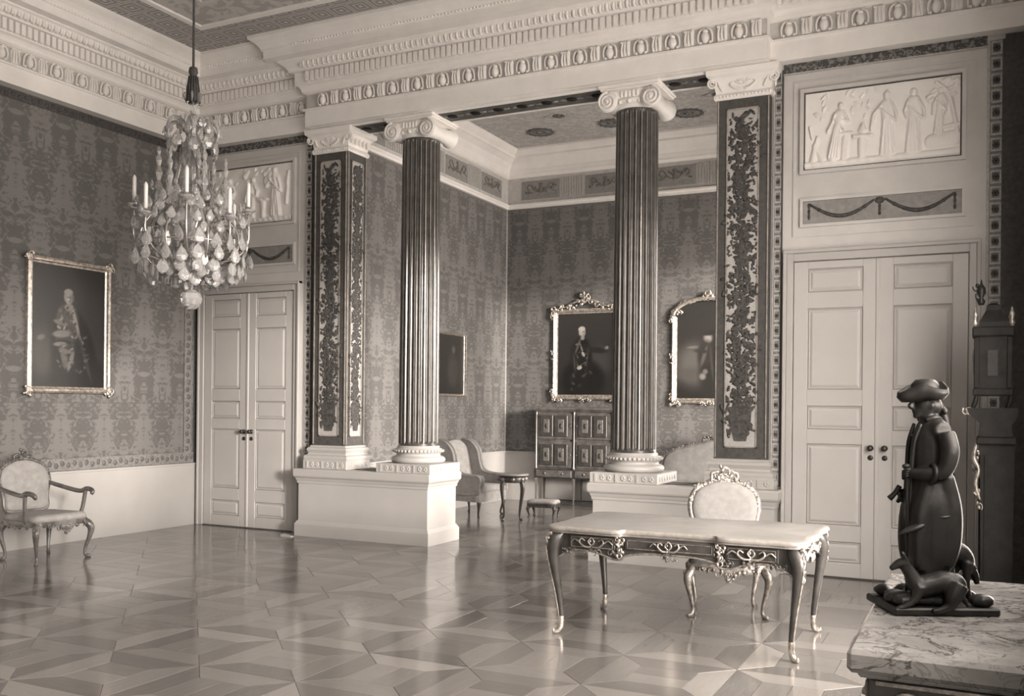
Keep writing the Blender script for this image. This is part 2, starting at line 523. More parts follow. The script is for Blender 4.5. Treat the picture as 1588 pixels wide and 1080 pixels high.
# ---- walls
struct(MB().box(-.3, 0, YF, .35, -.05, 6.4).build('wall_left', DAMASK))
wbl = struct(MB().box(0, 2.09, 0, .35, -.05, 6.4).build('wall_back_left', GREYP))
wbr = struct(MB().box(7.84, XR + .3, 0, .35, -.05, 6.4).build('wall_back_right', GREYP))
struct(MB().box(-.3, XR + .3, YF - .3, YF, -.05, 6.4).build('wall_front', DAMASK))
def window_wall(name, X0, X1, Y0, Y1, wins, mat):
    m = MB(); y = Y0
    for a, b, z0 in sorted(wins):
        m.box(X0, X1, y, a, -.05, 6.4); m.box(X0, X1, a, b, -.05, z0); m.box(X0, X1, a, b, WZ1, 6.4); y = b
    m.box(X0, X1, y, Y1, -.05, 6.4)
    return struct(m.build(name, mat))
window_wall('wall_right', XR, XR + .3, YF, 0, WIN_R, DAMASK)
window_wall('wall_alcove_right', XA, XA + .3, .35, 5.7, WIN_A, DAMASK)
wal = struct(MB().box(1.8, 2.10, .35, 5.7, -.05, 6.4).build('wall_alcove_left', DAMASK))
wab = struct(MB().box(2.10, XA, 5.40, 5.7, -.05, 6.4).build('wall_alcove_back', DAMASK))
# window casements (outside the picture, they shape the daylight)
wn = 0
for X, ws in ((XR, WIN_R), (XA, WIN_A)):
    for a, b, z0 in ws:
        wn += 1
        m = MB(); x0, x1 = X + .12, X + .16; mid = (a + b) / 2
        for y in (a + .03, mid, b - .03): m.box(x0, x1, y - .028, y + .028, z0, WZ1)
        for k in range(6):
            z = z0 + (WZ1 - z0) * k / 5; m.box(x0, x1, a, b, z - .016, z + .016)
        o = struct(m.build('window_%d' % wn, WHITE))
        MB().cbox(X - .04, X + .28, a - .06, b + .06, z0 - .05, z0, .012).build('window_sill', WHITE, o)
        hp = (WZ1 - z0) / 5; wp = (b - a) / 2; PM = MB().add([(X + .14, -wp/2 + .03, -hp/2 + .015), (X + .14, wp/2 - .03, -hp/2 + .015), (X + .14, wp/2 - .03, hp/2 - .015), (X + .14, -wp/2 + .03, hp/2 - .015)], [(0, 1, 2, 3)]).mesh('pane', PANE)
        for i in range(2):
            for j in range(5): obj('pane', PM, o, (0, a + wp*(i + .5), z0 + hp*(j + .5)))

# ---- ceilings
ceil = struct(MB().box(-.3, XR + .3, YF - .3, .35, 6.26, 6.4).build('ceiling', CEILF))
d0, d1, d2 = .60, 1.20, 1.28
def ring(d_in, d_out, z0, z1, x0, x1, y0, y1):
    m = MB()
    m.box(x0 + d_in, x1 - d_in, y1 - d_out, y1 - d_in, z0, z1)
    m.box(x0 + d_in, x1 - d_in, y0 + d_in, y0 + d_out, z0, z1)
    m.box(x0 + d_in, x0 + d_out, y0 + d_out, y1 - d_out, z0, z1)
    m.box(x1 - d_out, x1 - d_in, y0 + d_out, y1 - d_out, z0, z1)
    return m
ring(d0, d1, 6.245, 6.26, 0, XR, YF, 0).build('fret_border', FRET, ceil)
ring(d1, d2, 6.235, 6.26, 0, XR, YF, 0).build('ceiling_moulding', STUCCO, ceil)
ring(1.75, 1.80, 6.245, 6.26, 0, XR, YF, 0).build('ceiling_moulding', GREYP, ceil)
ceil2 = struct(MB().box(1.8, XA + .3, .30, 5.7, 6.20, 6.4).build('ceiling_alcove', ALCEIL))
def medallion(x, y, r, par):
    m = MB()
    n = 40
    for a, b, mi in ((.0, .52, 1), (.56, .62, 0), (.70, 1.0, 0)):
        v = []; f = []
        for k in range(n):
            t = 2 * PI * k / n
            for rr in (a * r, b * r):
                v.append((x + rr * math.cos(t), y + rr * math.sin(t), 6.194))
        for k in range(n):
            j = (k + 1) % n; f.append((2*k, 2*j, 2*j + 1, 2*k + 1))
        m.add(v, f, mi=mi)
    for k in range(16):
        t = 2 * PI * k / 16
        m.ell((x + .28 * r * math.cos(t), y + .28 * r * math.sin(t), 6.192), (.09 * r, .05 * r, .004), 6, 4, mi=0, rot=Matrix.Rotation(t, 3, 'Z'))
        m.ell((x + 1.1 * r * math.cos(t), y + 1.1 * r * math.sin(t), 6.194), (.05 * r, .05 * r, .004), 6, 4, mi=0)
    return m.build('ceiling_medallion', [ORN_D, ORN_M], par)
for i, x in enumerate((3.25, 4.5, 5.75, 7.0)):
    for y in (4.3, 2.85, 1.4):
        medallion(x, y, .23, ceil2)
for i, x in enumerate((3.88, 5.13, 6.38)):
    for y in (3.6, 2.1):
        m = MB()
        m.prism([(x - .26, y), (x, y - .17), (x + .26, y), (x, y + .17)], 6.192, 6.20, 'z')
        m.lathe([(.001, 6.186), (.085, 6.188), (.10, 6.192)], 20, (x, y, 0), mi=1)
        m.build('ceiling_lozenge', [ORN_L, ORN_D], ceil2)

# ---- mouldings swept round a plan
def sweep(path, prof, closed=True):
    """path: plan points with the room on the left hand; prof: (distance into the room, z)"""
    P = [np.array(p, float) for p in path]; n = len(P); m = len(prof); v = []; f = []
    for i in range(n):
        if closed or 0 < i < n - 1:
            e1 = P[i] - P[i-1]; e2 = P[(i+1) % n] - P[i]
        elif i == 0: e1 = e2 = P[1] - P[0]
        else: e1 = e2 = P[-1] - P[-2]
        e1 = e1 / np.linalg.norm(e1); e2 = e2 / np.linalg.norm(e2)
        n1 = np.array([-e1[1], e1[0]]); n2 = np.array([-e2[1], e2[0]])
        b = (n1 + n2) / (1 + n1 @ n2)
        for d, z in prof:
            q = P[i] + b * d; v.append((q[0], q[1], z))
    for i in range(n if closed else n - 1):
        j = (i + 1) % n
        for k in range(m - 1):
            f.append((i*m + k, j*m + k, j*m + k + 1, i*m + k + 1))
    return MB().add(v, f)
RX0, RX1, RY = 2.13, 7.80, -.25      # the entablature over the colonnade breaks forward
WD = .09                             # the cornice stands forward of the wall faces
MAIN = [(WD, YF + WD), (XR - WD, YF + WD), (XR - WD, -WD), (RX1, -WD), (RX1, RY), (RX0, RY), (RX0, -WD), (WD, -WD)]
prof = [(-WD, 5.19), (.05, 5.19), (.05, 5.385), (.075, 5.39), (.075, 5.41), (.035, 5.415), (.035, 5.60), (.06, 5.605), (.085, 5.625), (.085, 5.64),
        (.09, 5.66), (.11, 5.685), (.145, 5.70), (.145, 5.845), (.20, 5.85), (.20, 5.865), (.22, 5.90), (.27, 5.945), (.30, 5.96), (.30, 5.975),
        (.42, 5.98), (.42, 6.075), (.44, 6.08), (.44, 6.10), (.46, 6.13), (.50, 6.17), (.545, 6.20), (.56, 6.21), (.56, 6.26), (-WD, 6.26)]
cornice = struct(sweep(MAIN, prof).build('trim_1', STUCCO), 'white stucco cornice round the main room')
sweep(MAIN, [(.0345, 5.42), (.0362, 5.42), (.0362, 5.595), (.0345, 5.595)]).build('frieze_ground', GREYF, cornice)
def along(path, d, pitch, lo=0, closed=True, ends=.04):
    """points every pitch along the offset plan: (x, y, angle of the outward normal)"""
    out = []; n = len(path)
    for i in range(n):
        if not closed and i == n - 1: break
        p = np.array(path[i], float); q = np.array(path[(i+1) % n], float)
        e_ = (q - p); L = np.linalg.norm(e_); e_ = e_ / L; nn = np.array([-e_[1], e_[0]])
        if L < .6: continue
        k = max(1, int(round((L - 2 * ends) / pitch)))
        for j in range(k):
            t = ends + (L - 2 * ends) * (j + .5) / k
            c = p + e_ * t + nn * d
            out.append((c[0], c[1], math.atan2(nn[1], nn[0])))
    return out
VIS = [(RX1, RY), (RX0, RY), (RX0, -WD), (WD, -WD), (WD, YF)]
VISR = [(XR, -WD), (RX1, -WD)]
den = MB(); egg = MB(); bead = MB()
BD = MB().box(0, .05, -.024, .024, 5.715, 5.835)
EG = MB().ell((.02, 0, 5.912), (.042, .026, .05), 8, 6)
LF = MB().prism([(-.012, 5.875), (.012, 5.875), (.003, 5.955), (-.003, 5.955)], .0, .05, 'x')
BE = MB().ell((.0, 0, 6.09), (.014, .013, .012), 6, 4)
for P_ in (VIS, VISR):
    for x, y, a in along(P_, .14, .076, closed=False):
        den.join(BD, Matrix.Translation((x, y, 0)) @ Matrix.Rotation(a, 4, 'Z'))
    for x, y, a in along(P_, .215, .076, closed=False):
        egg.join(EG, Matrix.Translation((x, y, 0)) @ Matrix.Rotation(a, 4, 'Z'))
        egg.join(LF, Matrix.Translation((x + .038 * math.sin(a), y + .038 * abs(math.cos(a)), 0)) @ Matrix.Rotation(a, 4, 'Z'))
    for x, y, a in along(P_, .44, .045, closed=False):
        bead.join(BE, Matrix.Translation((x, y, 0)) @ Matrix.Rotation(a, 4, 'Z'))
tag(den.build('dentil_course', STUCCO, cornice), kind='stuff')
tag(egg.build('egg_and_leaf_course', STUCCO, cornice), kind='stuff')
tag(bead.build('bead_course', STUCCO, cornice), kind='stuff')
# frieze: a shell mask in a little arch, brackets between
mk = MB()
mk.ell((.028, 0, 5.49), (.045, .042, .06), 10, 8)
mk.ell((.03, 0, 5.55), (.035, .03, .022), 8, 6)
for s in (-1, 1):
    stube(mk, [(.02, s*.07, 5.435, .008), (.03, s*.075, 5.50, .011), (.03, s*.055, 5.56, .011), (.02, s*.01, 5.585, .008)], 4, 6)
    mk.ell((.02, s*.052, 5.44), (.02, .018, .016), 7, 5)
MASK_ME = mk.mesh('frieze_mask', STUCCO)
br = MB()
br.cbox(0, .03, -.052, .052, 5.425, 5.59, .01)
for s in (-1, 0, 1):
    stube(br, [(.03, s*.034, 5.43, .006), (.042, s*.036, 5.48, .012), (.04, s*.03, 5.54, .011), (.03, s*.02, 5.585, .006)], 4, 6)
for s in (-1, 1): br.ell((.03, s*.04, 5.575), (.018, .016, .014), 7, 5)
BRK_ME = br.mesh('frieze_bracket', STUCCO)
for P_ in (VIS, VISR):
    lim = P_
    for x, y, a in along(P_, .03, .345, closed=False, ends=.06):
        if y < -6.5: continue
        obj('frieze_mask', MASK_ME, cornice, (x, y, 0), (0, 0, a))
        t = np.array([-math.sin(a), math.cos(a)]) * .172
        obj('frieze_bracket', BRK_ME, cornice, (x + t[0], y + t[1], 0), (0, 0, a))
# ---- alcove cornice
ALC = [(2.10, .30), (XA, .30), (XA, 5.40), (2.10, 5.40)]
aprof = [(0, 5.21), (.05, 5.21), (.05, 5.245), (.07, 5.26), (.07, 5.29), (.03, 5.295), (.03, 5.76), (.06, 5.77), (.08, 5.80), (.08, 5.83), (.10, 5.90), (.16, 5.99),
         (.25, 6.05), (.28, 6.06), (.28, 6.09), (.33, 6.13), (.37, 6.17), (.37, 6.20), (0, 6.20)]
cor2 = struct(sweep(ALC, aprof).build('trim_2', STUCCO), 'white cornice and frieze round the alcove')
sweep(ALC, [(.0295, 5.30), (.031, 5.30), (.031, 5.755), (.0295, 5.755)]).build('frieze_ground', GREYF, cor2)
def frieze_panel(x, y, a, wd):
    m = MB(); m.cbox(0, .014, -wd/2, wd/2, 5.36, 5.68, .006, mi=0)
    for s in (-1, 1):
        stube(m, [(.016, s*.03, 5.47, .006), (.018, s*wd*.16, 5.52, .010), (.018, s*wd*.27, 5.62, .010), (.018, s*wd*.36, 5.57, .008), (.018, s*wd*.29, 5.51, .007), (.018, s*wd*.42, 5.46, .005)], 5, 6, mi=1)
        for k in range(6):
            m.ell((.016, s*(wd*.08 + wd*.36*k/6), 5.47 + .13*random.random()), (.008, .02, .03), 6, 4, mi=1, rot=Matrix.Rotation(random.random()*3, 3, 'X'))
    m.ell((.016, 0, 5.53), (.014, .035, .07), 8, 6, mi=1); m.ell((.016, 0, 5.62), (.01, .05, .02), 8, 5, mi=1)
    o = m.build('frieze_panel', [SWAGG, MARQ], cor2); o.location = (x, y, 0); o.rotation_euler = (0, 0, a)
    return o
def flutes(x, y, a, wd):
    m = MB()
    n = int(wd / .045)
    for k in range(n):
        t = -wd/2 + wd*(k + .5)/n
        m.prism([(t - .015, 5.36), (t + .015, 5.36), (t + .015, 5.70), (t - .015, 5.70)], 0, .012, 'x')
    o = m.build('reeded_panel', LTBAND, cor2); o.location = (x, y, 0); o.rotation_euler = (0, 0, a)
for k in range(5):
    x = 2.10 + .30 + .38 + k * 1.22
    if x + .4 < XA: frieze_panel(x, 5.37, -PI / 2, .74)
    if x + .8 < XA: flutes(x + .61, 5.37, -PI / 2, .42)
for k in range(4):
    y = 5.40 - .30 - .38 - k * 1.22
    frieze_panel(2.13, y, 0, .74)
    if y - .8 > .3: flutes(2.13, y - .61, 0, .42)

# ---- the beam over the columns
beam = struct(MB().box(2.09, 7.84, RY, .30, 5.185, 6.4).build('trim_3', STUCCO), 'plain white beam carried by the columns')
for x0, x1 in ((2.62, 3.28), (3.88, 6.06), (6.64, 7.28)):
    m = MB(); m.box(x0, x1, -.13, .22, 5.176, 5.186)
    k = int((x1 - x0) / .28)
    for i in range(k):
        x = x0 + (x1 - x0) * (i + .5) / k
        m.ell((x, .045, 5.174), (.07, .07, .012), 10, 4, mi=1)
        for s in (-1, 1): m.ell((x + s*.10, .045, 5.176), (.05, .03, .008), 8, 4, mi=2)
    m.build('soffit_panel', [SOFFIT, EBONY, ORN_M], beam)
    e_ = MB()
    for y0, y1 in ((-.165, -.13), (.22, .255)): e_.box(x0, x1, y0, y1, 5.168, 5.187)
    for a_, b_ in ((x0 - .035, x0), (x1, x1 + .035)): e_.box(a_, b_, -.165, .255, 5.168, 5.187)
    e_.build('soffit_moulding', STUCCO, beam)

# ---- dados
def dado(name, pts, h=.85):
    pr = [(0, 0), (.028, 0), (.028, h - .03), (.034, h - .025), (.034, h), (0, h)]
    return struct(sweep(pts, pr, False).build(name, WHITE))
dado('baseboard_left', [(0, 0), (0, YF)])
dado('baseboard_alcove', [(XA, 5.40), (2.10, 5.40), (2.10, .36)], .87)
# woven borders edging the damask
def border(name, parent, p0, p1, z0, z1, nrm, mats, pitch=.085, vert=False):
    """a band with a row of little leaves, flat on a wall; p0-p1 in plan"""
    m = MB(); p0 = np.array(p0); p1 = np.array(p1); L = np.linalg.norm(p1 - p0); e_ = (p1 - p0) / L; nn = np.array(nrm)
    def P(t, z, d): q = p0 + e_ * t + nn * d; return (q[0], q[1], z)
    def slab(t0, t1, za, zb, d, mi):
        v = [P(t, z, dd) for dd in (0, d) for z in (za, zb) for t in (t0, t1)]
        m.add(v, [(0,1,3,2), (4,6,7,5), (0,4,5,1), (2,3,7,6), (0,2,6,4), (1,5,7,3)], mi=mi)
    slab(0, L, z0, z1, .006, 0)
    if vert:
        slab(0, L*.10, z0, z1, .010, 2); slab(L*.9, L, z0, z1, .010, 2)
        n = int((z1 - z0) / pitch); c = L / 2
        for k in range(n):
            z = z0 + (z1 - z0) * (k + .5) / n; s = 1 if k % 2 else -1
            q = P(c + s * L * .08, z, .007)
            m.ell(q, (.012 if nn[0] else L*.26, L*.26 if nn[0] else .012, pitch*.36), 6, 4, mi=1)
    else:
        slab(0, L, z0, z0 + (z1-z0)*.12, .010, 2); slab(0, L, z1 - (z1-z0)*.12, z1, .010, 2)
        n = int(L / pitch); c = (z0 + z1) / 2
        for k in range(n):
            t = L * (k + .5) / n; s = 1 if k % 2 else -1
            q = P(t, c + s * (z1-z0) * .08, .007)
            m.ell(q, (.012 if nn[0] else pitch*.36, pitch*.36 if nn[0] else .012, (z1-z0)*.25), 6, 4, mi=1)
    return m.build(name, mats, parent)
WL = bpy.data.objects['wall_left']
BM = [MIDBAND, LEAFB, MIDBAND]
border('damask_border', WL, (0, YF + .1), (0, -.06), .86, 1.0, (1, 0), BM)
border('damask_border', WL, (0, -.24), (0, -.10), 1.0, 5.16, (1, 0), BM, .10, True)
border('damask_border', WL, (0, YF + .1), (0, -.06), 5.08, 5.18, (1, 0), [DKBAND, DKBAND, DKBAND])
MB().box(0, .012, -.06, -.003, .86, 5.18).build('dark_edging', DKBAND, WL)
MB().box(2.10, 2.115, 5.37, 5.398, .87, 5.2).build('pale_edging', LTBAND, wal)

# ================================================================== back wall: doors, over-door panels, strips
def door_set(n, fx0, fx1, mid, handle_side):
    """double-leaf door with five raised panels to a leaf, standing in a moulded casing"""
    o = empty('door_%d' % n); struct(o, 'white double door with five raised panels in each leaf')
    T, H = 3.17, 3.285; ix0, ix1 = fx0 + .10, fx1 - .10
    cas = MB()
    for a, b, d in ((fx0, fx0 + .035, .075), (fx0 + .035, ix0, .055)): cas.cbox(a, b, -d, 0, 0, H, .006)
    for a, b, d in ((ix1, fx1 - .035, .055), (fx1 - .035, fx1, .075)): cas.cbox(a, b, -d, 0, 0, H, .006)
    cas.cbox(ix0, ix1, -.055, 0, T, H - .035, .006); cas.cbox(fx0, fx1, -.077, 0, H - .035, H, .006)
    cas.build('casing', WHITE, o)
    zz = [(.15, .36), (.52, 1.33), (1.47, 1.71), (1.87, 2.69), (2.85, 3.09)]
    for k, (a, b) in enumerate(((ix0 + .006, mid - .003), (mid + .003, ix1 - .006))):
        lf = MB(); st = .135
        lf.box(a, b, -.012, -.002, .012, T - .008)
        lf.cbox(a, a + st, -.034, -.010, .012, T - .008, .004); lf.cbox(b - st, b, -.034, -.010, .012, T - .008, .004)
        ed = [.012] + [q for p in zz for q in p] + [T - .008]
        for i in range(0, len(ed), 2): lf.cbox(a + st, b - st, -.034, -.010, ed[i], ed[i+1], .004)
        L = lf.build('door_leaf', DOORW, o)
        for z0, z1 in zz:
            p = MB(); x0, x1 = a + st + .004, b - st - .004; z0 += .004; z1 -= .004; g = .045
            v = [(x0, -.012, z0), (x1, -.012, z0), (x1, -.012, z1), (x0, -.012, z1),
                 (x0 + .012, -.026, z0 + .012), (x1 - .012, -.026, z0 + .012), (x1 - .012, -.026, z1 - .012), (x0 + .012, -.026, z1 - .012),
                 (x0 + .02, -.019, z0 + .02), (x1 - .02, -.019, z0 + .02), (x1 - .02, -.019, z1 - .02), (x0 + .02, -.019, z1 - .02),
                 (x0 + g, -.032, z0 + g), (x1 - g, -.032, z0 + g), (x1 - g, -.032, z1 - g), (x0 + g, -.032, z1 - g)]
            f = [(12, 13, 14, 15)]
            for r in range(3):
                for i in range(4):
                    j = (i + 1) % 4; f.append((r*4 + i, r*4 + j, r*4 + 4 + j, r*4 + 4 + i))
            p.add(v, f).build('raised_panel', DOORW, L)
        sx_ = mid - .055 if k == 0 else mid + .075
        kn = MB()
        kn.lathe([(.001, 0), (.030, .002), (.030, .008), (.012, .012), (.011, .035), (.026, .045), (.030, .058), (.022, .072), (.001, .076)], 16)
        kn.xf(Matrix.Translation((sx_, -.034, 1.30)) @ Matrix.Rotation(PI / 2, 4, 'X')); kn.build('door_knob', DARKBRASS, L)
        es = MB(); es.lathe([(.001, 0), (.027, .001), (.025, .007), (.010, .010), (.001, .010)], 16)
        es.ell((0, 0, .011), (.005, .012, .003), 6, 4, mi=1)
        es.xf(Matrix.Translation((sx_, -.034, 1.205)) @ Matrix.Rotation(PI / 2, 4, 'X')); es.build('keyhole_plate', [DARKBRASS, EBONY], L)
    as_ = MB(); as_.cbox(mid - .02, mid + .02, -.044, -.012, .012, T - .008, .008); as_.build('meeting_bead', DOORW, o)
    MB().box(ix0, ix1, -.05, .0, 0.0, .012).build('threshold', DARKWOOD, o)
    return o
door_set(1, .07, 1.825, .945, 0)
door_set(2, 7.98, 9.79, 8.885, 1)

# relief panels over the doors
def cap_field(U, V, prims):
    """height field from rounded strokes: (u0, v0, r0, u1, v1, r1, height)"""
    Hh = np.zeros_like(U)
    for (a, b, r0, c, d, r1, hh) in prims:
        dx, dy = c - a, d - b; L2 = dx*dx + dy*dy + 1e-9
        t = np.clip(((U - a)*dx + (V - b)*dy) / L2, 0, 1)
        D = np.hypot(U - a - t*dx, V - b - t*dy); R = r0 + (r1 - r0)*t
        q = np.clip(1 - (D / R)**2, 0, None)
        Hh = np.maximum(Hh, hh * np.sqrt(q))
    return Hh
def figure(u, base, hgt, lean=0., arms=((-.1, .5), (.1, .5)), drape=1.0, bare=False):
    """standing draped figure for the relief; hgt in panel heights"""
    s = hgt; P = []
    hd = base + .93*s; P.append((u + lean*.93, hd, .050*s, u + lean*.93, hd + .035*s, .052*s, .030))
    P.append((u + lean*.8, base + .85*s, .03*s, u + lean*.88, base + .90*s, .03*s, .02))
    P.append((u + lean*.55, base + .58*s, .085*s, u + lean*.8, base + .80*s, .105*s, .032))
    w_ = .115*s*drape
    P.append((u + lean*.05, base + .02*s, w_, u + lean*.55, base + .56*s, .085*s, .026))
    for k in (-.75, -.3, .2, .65):
        P.append((u + k*w_, base + .02*s, .018*s, u + lean*.5 + k*.06*s, base + .56*s, .016*s, .033))
    for ax, az in arms:
        sh = (u + lean*.78 + (.08*s if ax > 0 else -.08*s), base + .79*s)
        el = (sh[0] + ax*.45*s, sh[1] - .13*s); ha = (u + ax*s, base + az*s)
        P.append((sh[0], sh[1], .034*s, el[0], el[1], .028*s, .034)); P.append((el[0], el[1], .028*s, ha[0], ha[1], .02*s, .030))
    P.append((u + lean*.7 - .1*s, base + .74*s, .022*s, u + lean*.4 + .12*s, base + .52*s, .028*s, .038))
    return P
def relief(name, x0, x1, z0, z1, prims, label):
    W, Hh = x1 - x0, z1 - z0; nx, nz = 230, int(230 * Hh / W)
    u = np.linspace(0, W/Hh, nx); v = np.linspace(0, 1, nz); U, V = np.meshgrid(u, v)
    F = cap_field(U, V, prims)
    F += .0025 * np.sin(U*55 + 2*np.sin(V*9)) * (F > .008)
    F += .002 * (np.sin(U*17)*np.sin(V*21 + U*5))
    d = -.012 - F*1.35
    vs_ = [(x0 + W*i/(nx-1), float(d[j, i]), z0 + Hh*j/(nz-1)) for j in range(nz) for i in range(nx)]
    fs = [(j*nx + i, j*nx + i + 1, (j+1)*nx + i + 1, (j+1)*nx + i) for j in range(nz-1) for i in range(nx-1)]
    t = thing(name, label, 'relief panel', (0, 0, 0))
    m = MB().add(vs_, fs, True); m.build('carved_relief', STUCCO, t)
    fr = MB()
    for a, b, dd, mi in ((.0, .014, .014, 1), (.014, .05, .040, 0)):
        fr.box(x0 - b, x1 + b, -dd, 0, z1 + a, z1 + b, mi); fr.box(x0 - b, x1 + b, -dd, 0, z0 - b, z0 - a, mi)
        fr.box(x0 - b, x0 - a, -dd, 0, z0 - a, z1 + a, mi); fr.box(x1 + a, x1 + b, -dd, 0, z0 - a, z1 + a, mi)
    fr.build('panel_moulding', [GREYP, DKBAND], t)
    return t
A = []
A += figure(.36, .10, .72, .10, ((.16, .70), (-.10, .50)), .9)
A += figure(1.03, .09, .80, -.02, ((-.26, .42), (.12, .55)), 1.15)
A += figure(1.33, .09, .80, .0, ((.16, .52), (-.10, .56)), 1.1)
A += figure(1.62, .28, .58, .03, ((.10, .40), (-.12, .45)), .9)
A += [(.72, .12, .05, .72, .34, .06, .03), (.62, .36, .03, .82, .36, .03, .034), (.72, .44, .06, .72, .50, .03, .03),
      (.50, .10, .05, .52, .38, .05, .02), (.44, .42, .025, .58, .42, .025, .024),
      (.10, .10, .05, .16, .40, .03, .02), (.10, .40, .03, .06, .55, .02, .018), (.22, .10, .045, .12, .30, .03, .02),
      (1.55, .20, .09, 1.80, .22, .10, .028), (1.60, .36, .03, 1.86, .38, .03, .024),
      (1.84, .30, .025, 1.74, .80, .03, .024), (1.74, .80, .03, 1.60, .93, .025, .022), (1.76, .78, .025, 1.84, .95, .025, .022),
      (0, .05, .04, 1.87, .05, .045, .022)]
for k in range(22):
    a_, b_ = random.uniform(1.45, 1.85), random.uniform(.72, .97); A.append((a_, b_, .03, a_ + .03, b_ + .02, .025, .016 + .01*random.random()))
for k in range(26):
    a_, b_ = random.uniform(.08, 1.0), random.uniform(.60, .95); A.append((a_, b_, .018, a_ + random.uniform(-.04, .04), b_ + .04, .012, .010))
relief('relief_panel', 8.18, 9.60, 4.10, 4.86, A, 'large stucco relief of draped figures at an altar above the door by the clock')
Bp = []
Bp += figure(.95, .10, .70, .05, ((.20, .52), (-.16, .40)), 1.0)
Bp += figure(1.52, .09, .84, -.04, ((-.26, .62), (.12, .50)), 1.2)
Bp += figure(.42, .09, .74, .05, ((.16, .55), (-.12, .48)), 1.0)
Bp += [(1.22, .10, .05, 1.22, .38, .055, .028), (1.12, .40, .028, 1.32, .40, .028, .032), (1.30, .72, .08, 1.42, .86, .06, .02), (1.25, .84, .04, 1.36, .92, .04, .02),
       (.80, .84, .05, .86, .92, .04, .02), (.12, .10, .05, .10, .55, .03, .022), (0, .05, .04, 1.87, .05, .045, .022), (1.74, .3, .03, 1.78, .85, .025, .02)]
for k in range(18):
    a_, b_ = random.uniform(.05, 1.8), random.uniform(.62, .96); Bp.append((a_, b_, .022, a_ + .03, b_ + .03, .016, .012))
relief('relief_panel', .24, 1.66, 4.10, 4.86, Bp, 'stucco relief of draped figures partly hidden behind the crystal chandelier')

def swag_panel(x0, x1, label):
    z0, z1 = 3.545, 3.775; c = (x0 + x1) / 2
    t = thing('festoon_panel', label, 'wall panel')
    m = MB(); m.cbox(x0, x1, -.016, 0, z0, z1, .004); m.build('panel_ground', SWAGG, t)
    e_ = MB()
    for a, b, dd in ((.0, .03, .028),):
        e_.box(x0 - b, x1 + b, -dd, 0, z1, z1 + b); e_.box(x0 - b, x1 + b, -dd, 0, z0 - b, z0); e_.box(x0 - b, x0, -dd, 0, z0, z1); e_.box(x1, x1 + b, -dd, 0, z0, z1)
    e_.build('panel_moulding', GREYP, t)
    s_ = MB(); hw = (x1 - x0) / 2 - .08
    for s in (-1, 1):
        P = [(c + s*(.05 + hw*.94*k/14), -.022, z1 - .035 - .135*math.sin(PI*k/14)) for k in range(15)]
        s_.tube(P, [.010 + .010*math.sin(PI*k/14) for k in range(15)], 7)
        for q in P[2:-2:2]: s_.ell(q, (.02, .012, .02), 6, 4)
        for k in range(3): s_.ell((c + s*(hw + .02), -.02, z1 - .05 - k*.055), (.014, .010, .03), 6, 4)
    s_.ell((c, -.024, z1 - .045), (.045, .014, .035), 10, 6)
    for k in range(3): s_.ell((c, -.02, z1 - .10 - k*.035), (.014, .010, .022), 6, 4)
    s_.build('festoon', FOLIAGE, t)
swag_panel(8.165, 9.62, 'narrow painted panel of dark swags under the large relief by the clock')
swag_panel(.225, 1.675, 'narrow painted panel of dark swags under the relief behind the chandelier')

# dark woven edging, rosette strips
ROS_ME = {}
def rosette_mesh(w_, p):
    key = (w_, p)
    if key not in ROS_ME:
        m = MB(); h = p * .42; b = w_ * .46
        for a0, a1, c0, c1 in ((-b, b, h*.72, h), (-b, b, -h, -h*.72), (-b, -b*.72, -h*.72, h*.72), (b*.72, b, -h*.72, h*.72)):
            m.box(a0, a1, -.012, 0, c0, c1, 0)
        for k in range(6):
            a = PI*k/3; rr = min(b, h); m.ell((rr*.36*math.cos(a), -.008, rr*.36*math.sin(a)), (rr*.34, .008, rr*.34), 6, 4, mi=1)
        m.ell((0, -.012, 0), (rr*.22, .008, rr*.22), 6, 4, mi=2)
        ROS_ME[key] = m.mesh('rosette', [LTBAND, DKBAND, EBONY])
    return ROS_ME[key]
def strip(parent, x0, x1, z0, z1, y, p):
    g = MB(); wd = x1 - x0
    g.box(x0, x1, y - .008, y, z0, z1, 0)
    g.box(x0, x0 + wd*.16, y - .014, y, z0, z1, 1); g.box(x1 - wd*.14, x1, y - .016, y, z0, z1, 2)
    g.build('border_strip', [MIDBAND, LTBAND, DKBAND], parent)
    n = int((z1 - z0) / p)
    for k in range(n):
        obj('rosette', rosette_mesh(round(wd*.66, 3), p), parent, ((x0 + x1)/2 + wd*.02, y - .008, z0 + (z1 - z0)*(k + .5)/n))
strip(wbr, 7.862, 7.962, .88, 5.14, -.001, .148)
strip(wbr, 9.825, 9.975, .02, 5.14, -.001, .148)
strip(wbl, 1.872, 1.99, .88, 5.14, -.001, .148)
MB().box(0.001, .065, -.012, 0, .0, 5.16).build('dark_edging', DKBAND, wbl)
MB().box(1.99, 2.09, -.012, 0, .86, 5.18).build('dark_edging', DKBAND, wbl)
MB().box(9.975, XR, -.012, 0, .0, 5.18).build('dark_edging', DKBAND, wbr)
for par, x0, x1 in ((wbl, .065, 1.872), (wbr, 7.962, 9.825)):
    MB().box(x0, x1, -.014, 0, 5.09, 5.19).build('dark_edging', ORN_D, par)
    MB().box(x0, x1, -.02, 0, 5.08, 5.095).build('pale_edging', LTBAND, par)
    m = MB()                                            # long sunk fields framing the over-door panels
    for a, b, c, d in ((x0 + .10, x1 - .10, 4.985, 5.0), (x0 + .10, x1 - .10, 3.42, 3.435)): m.box(a, b, -.012, 0, c, d)
    for a, b in ((x0 + .10, x0 + .115), (x1 - .115, x1 - .10)): m.box(a, b, -.012, 0, 3.435, 4.985)
    m.build('panel_moulding', GREYP, par)

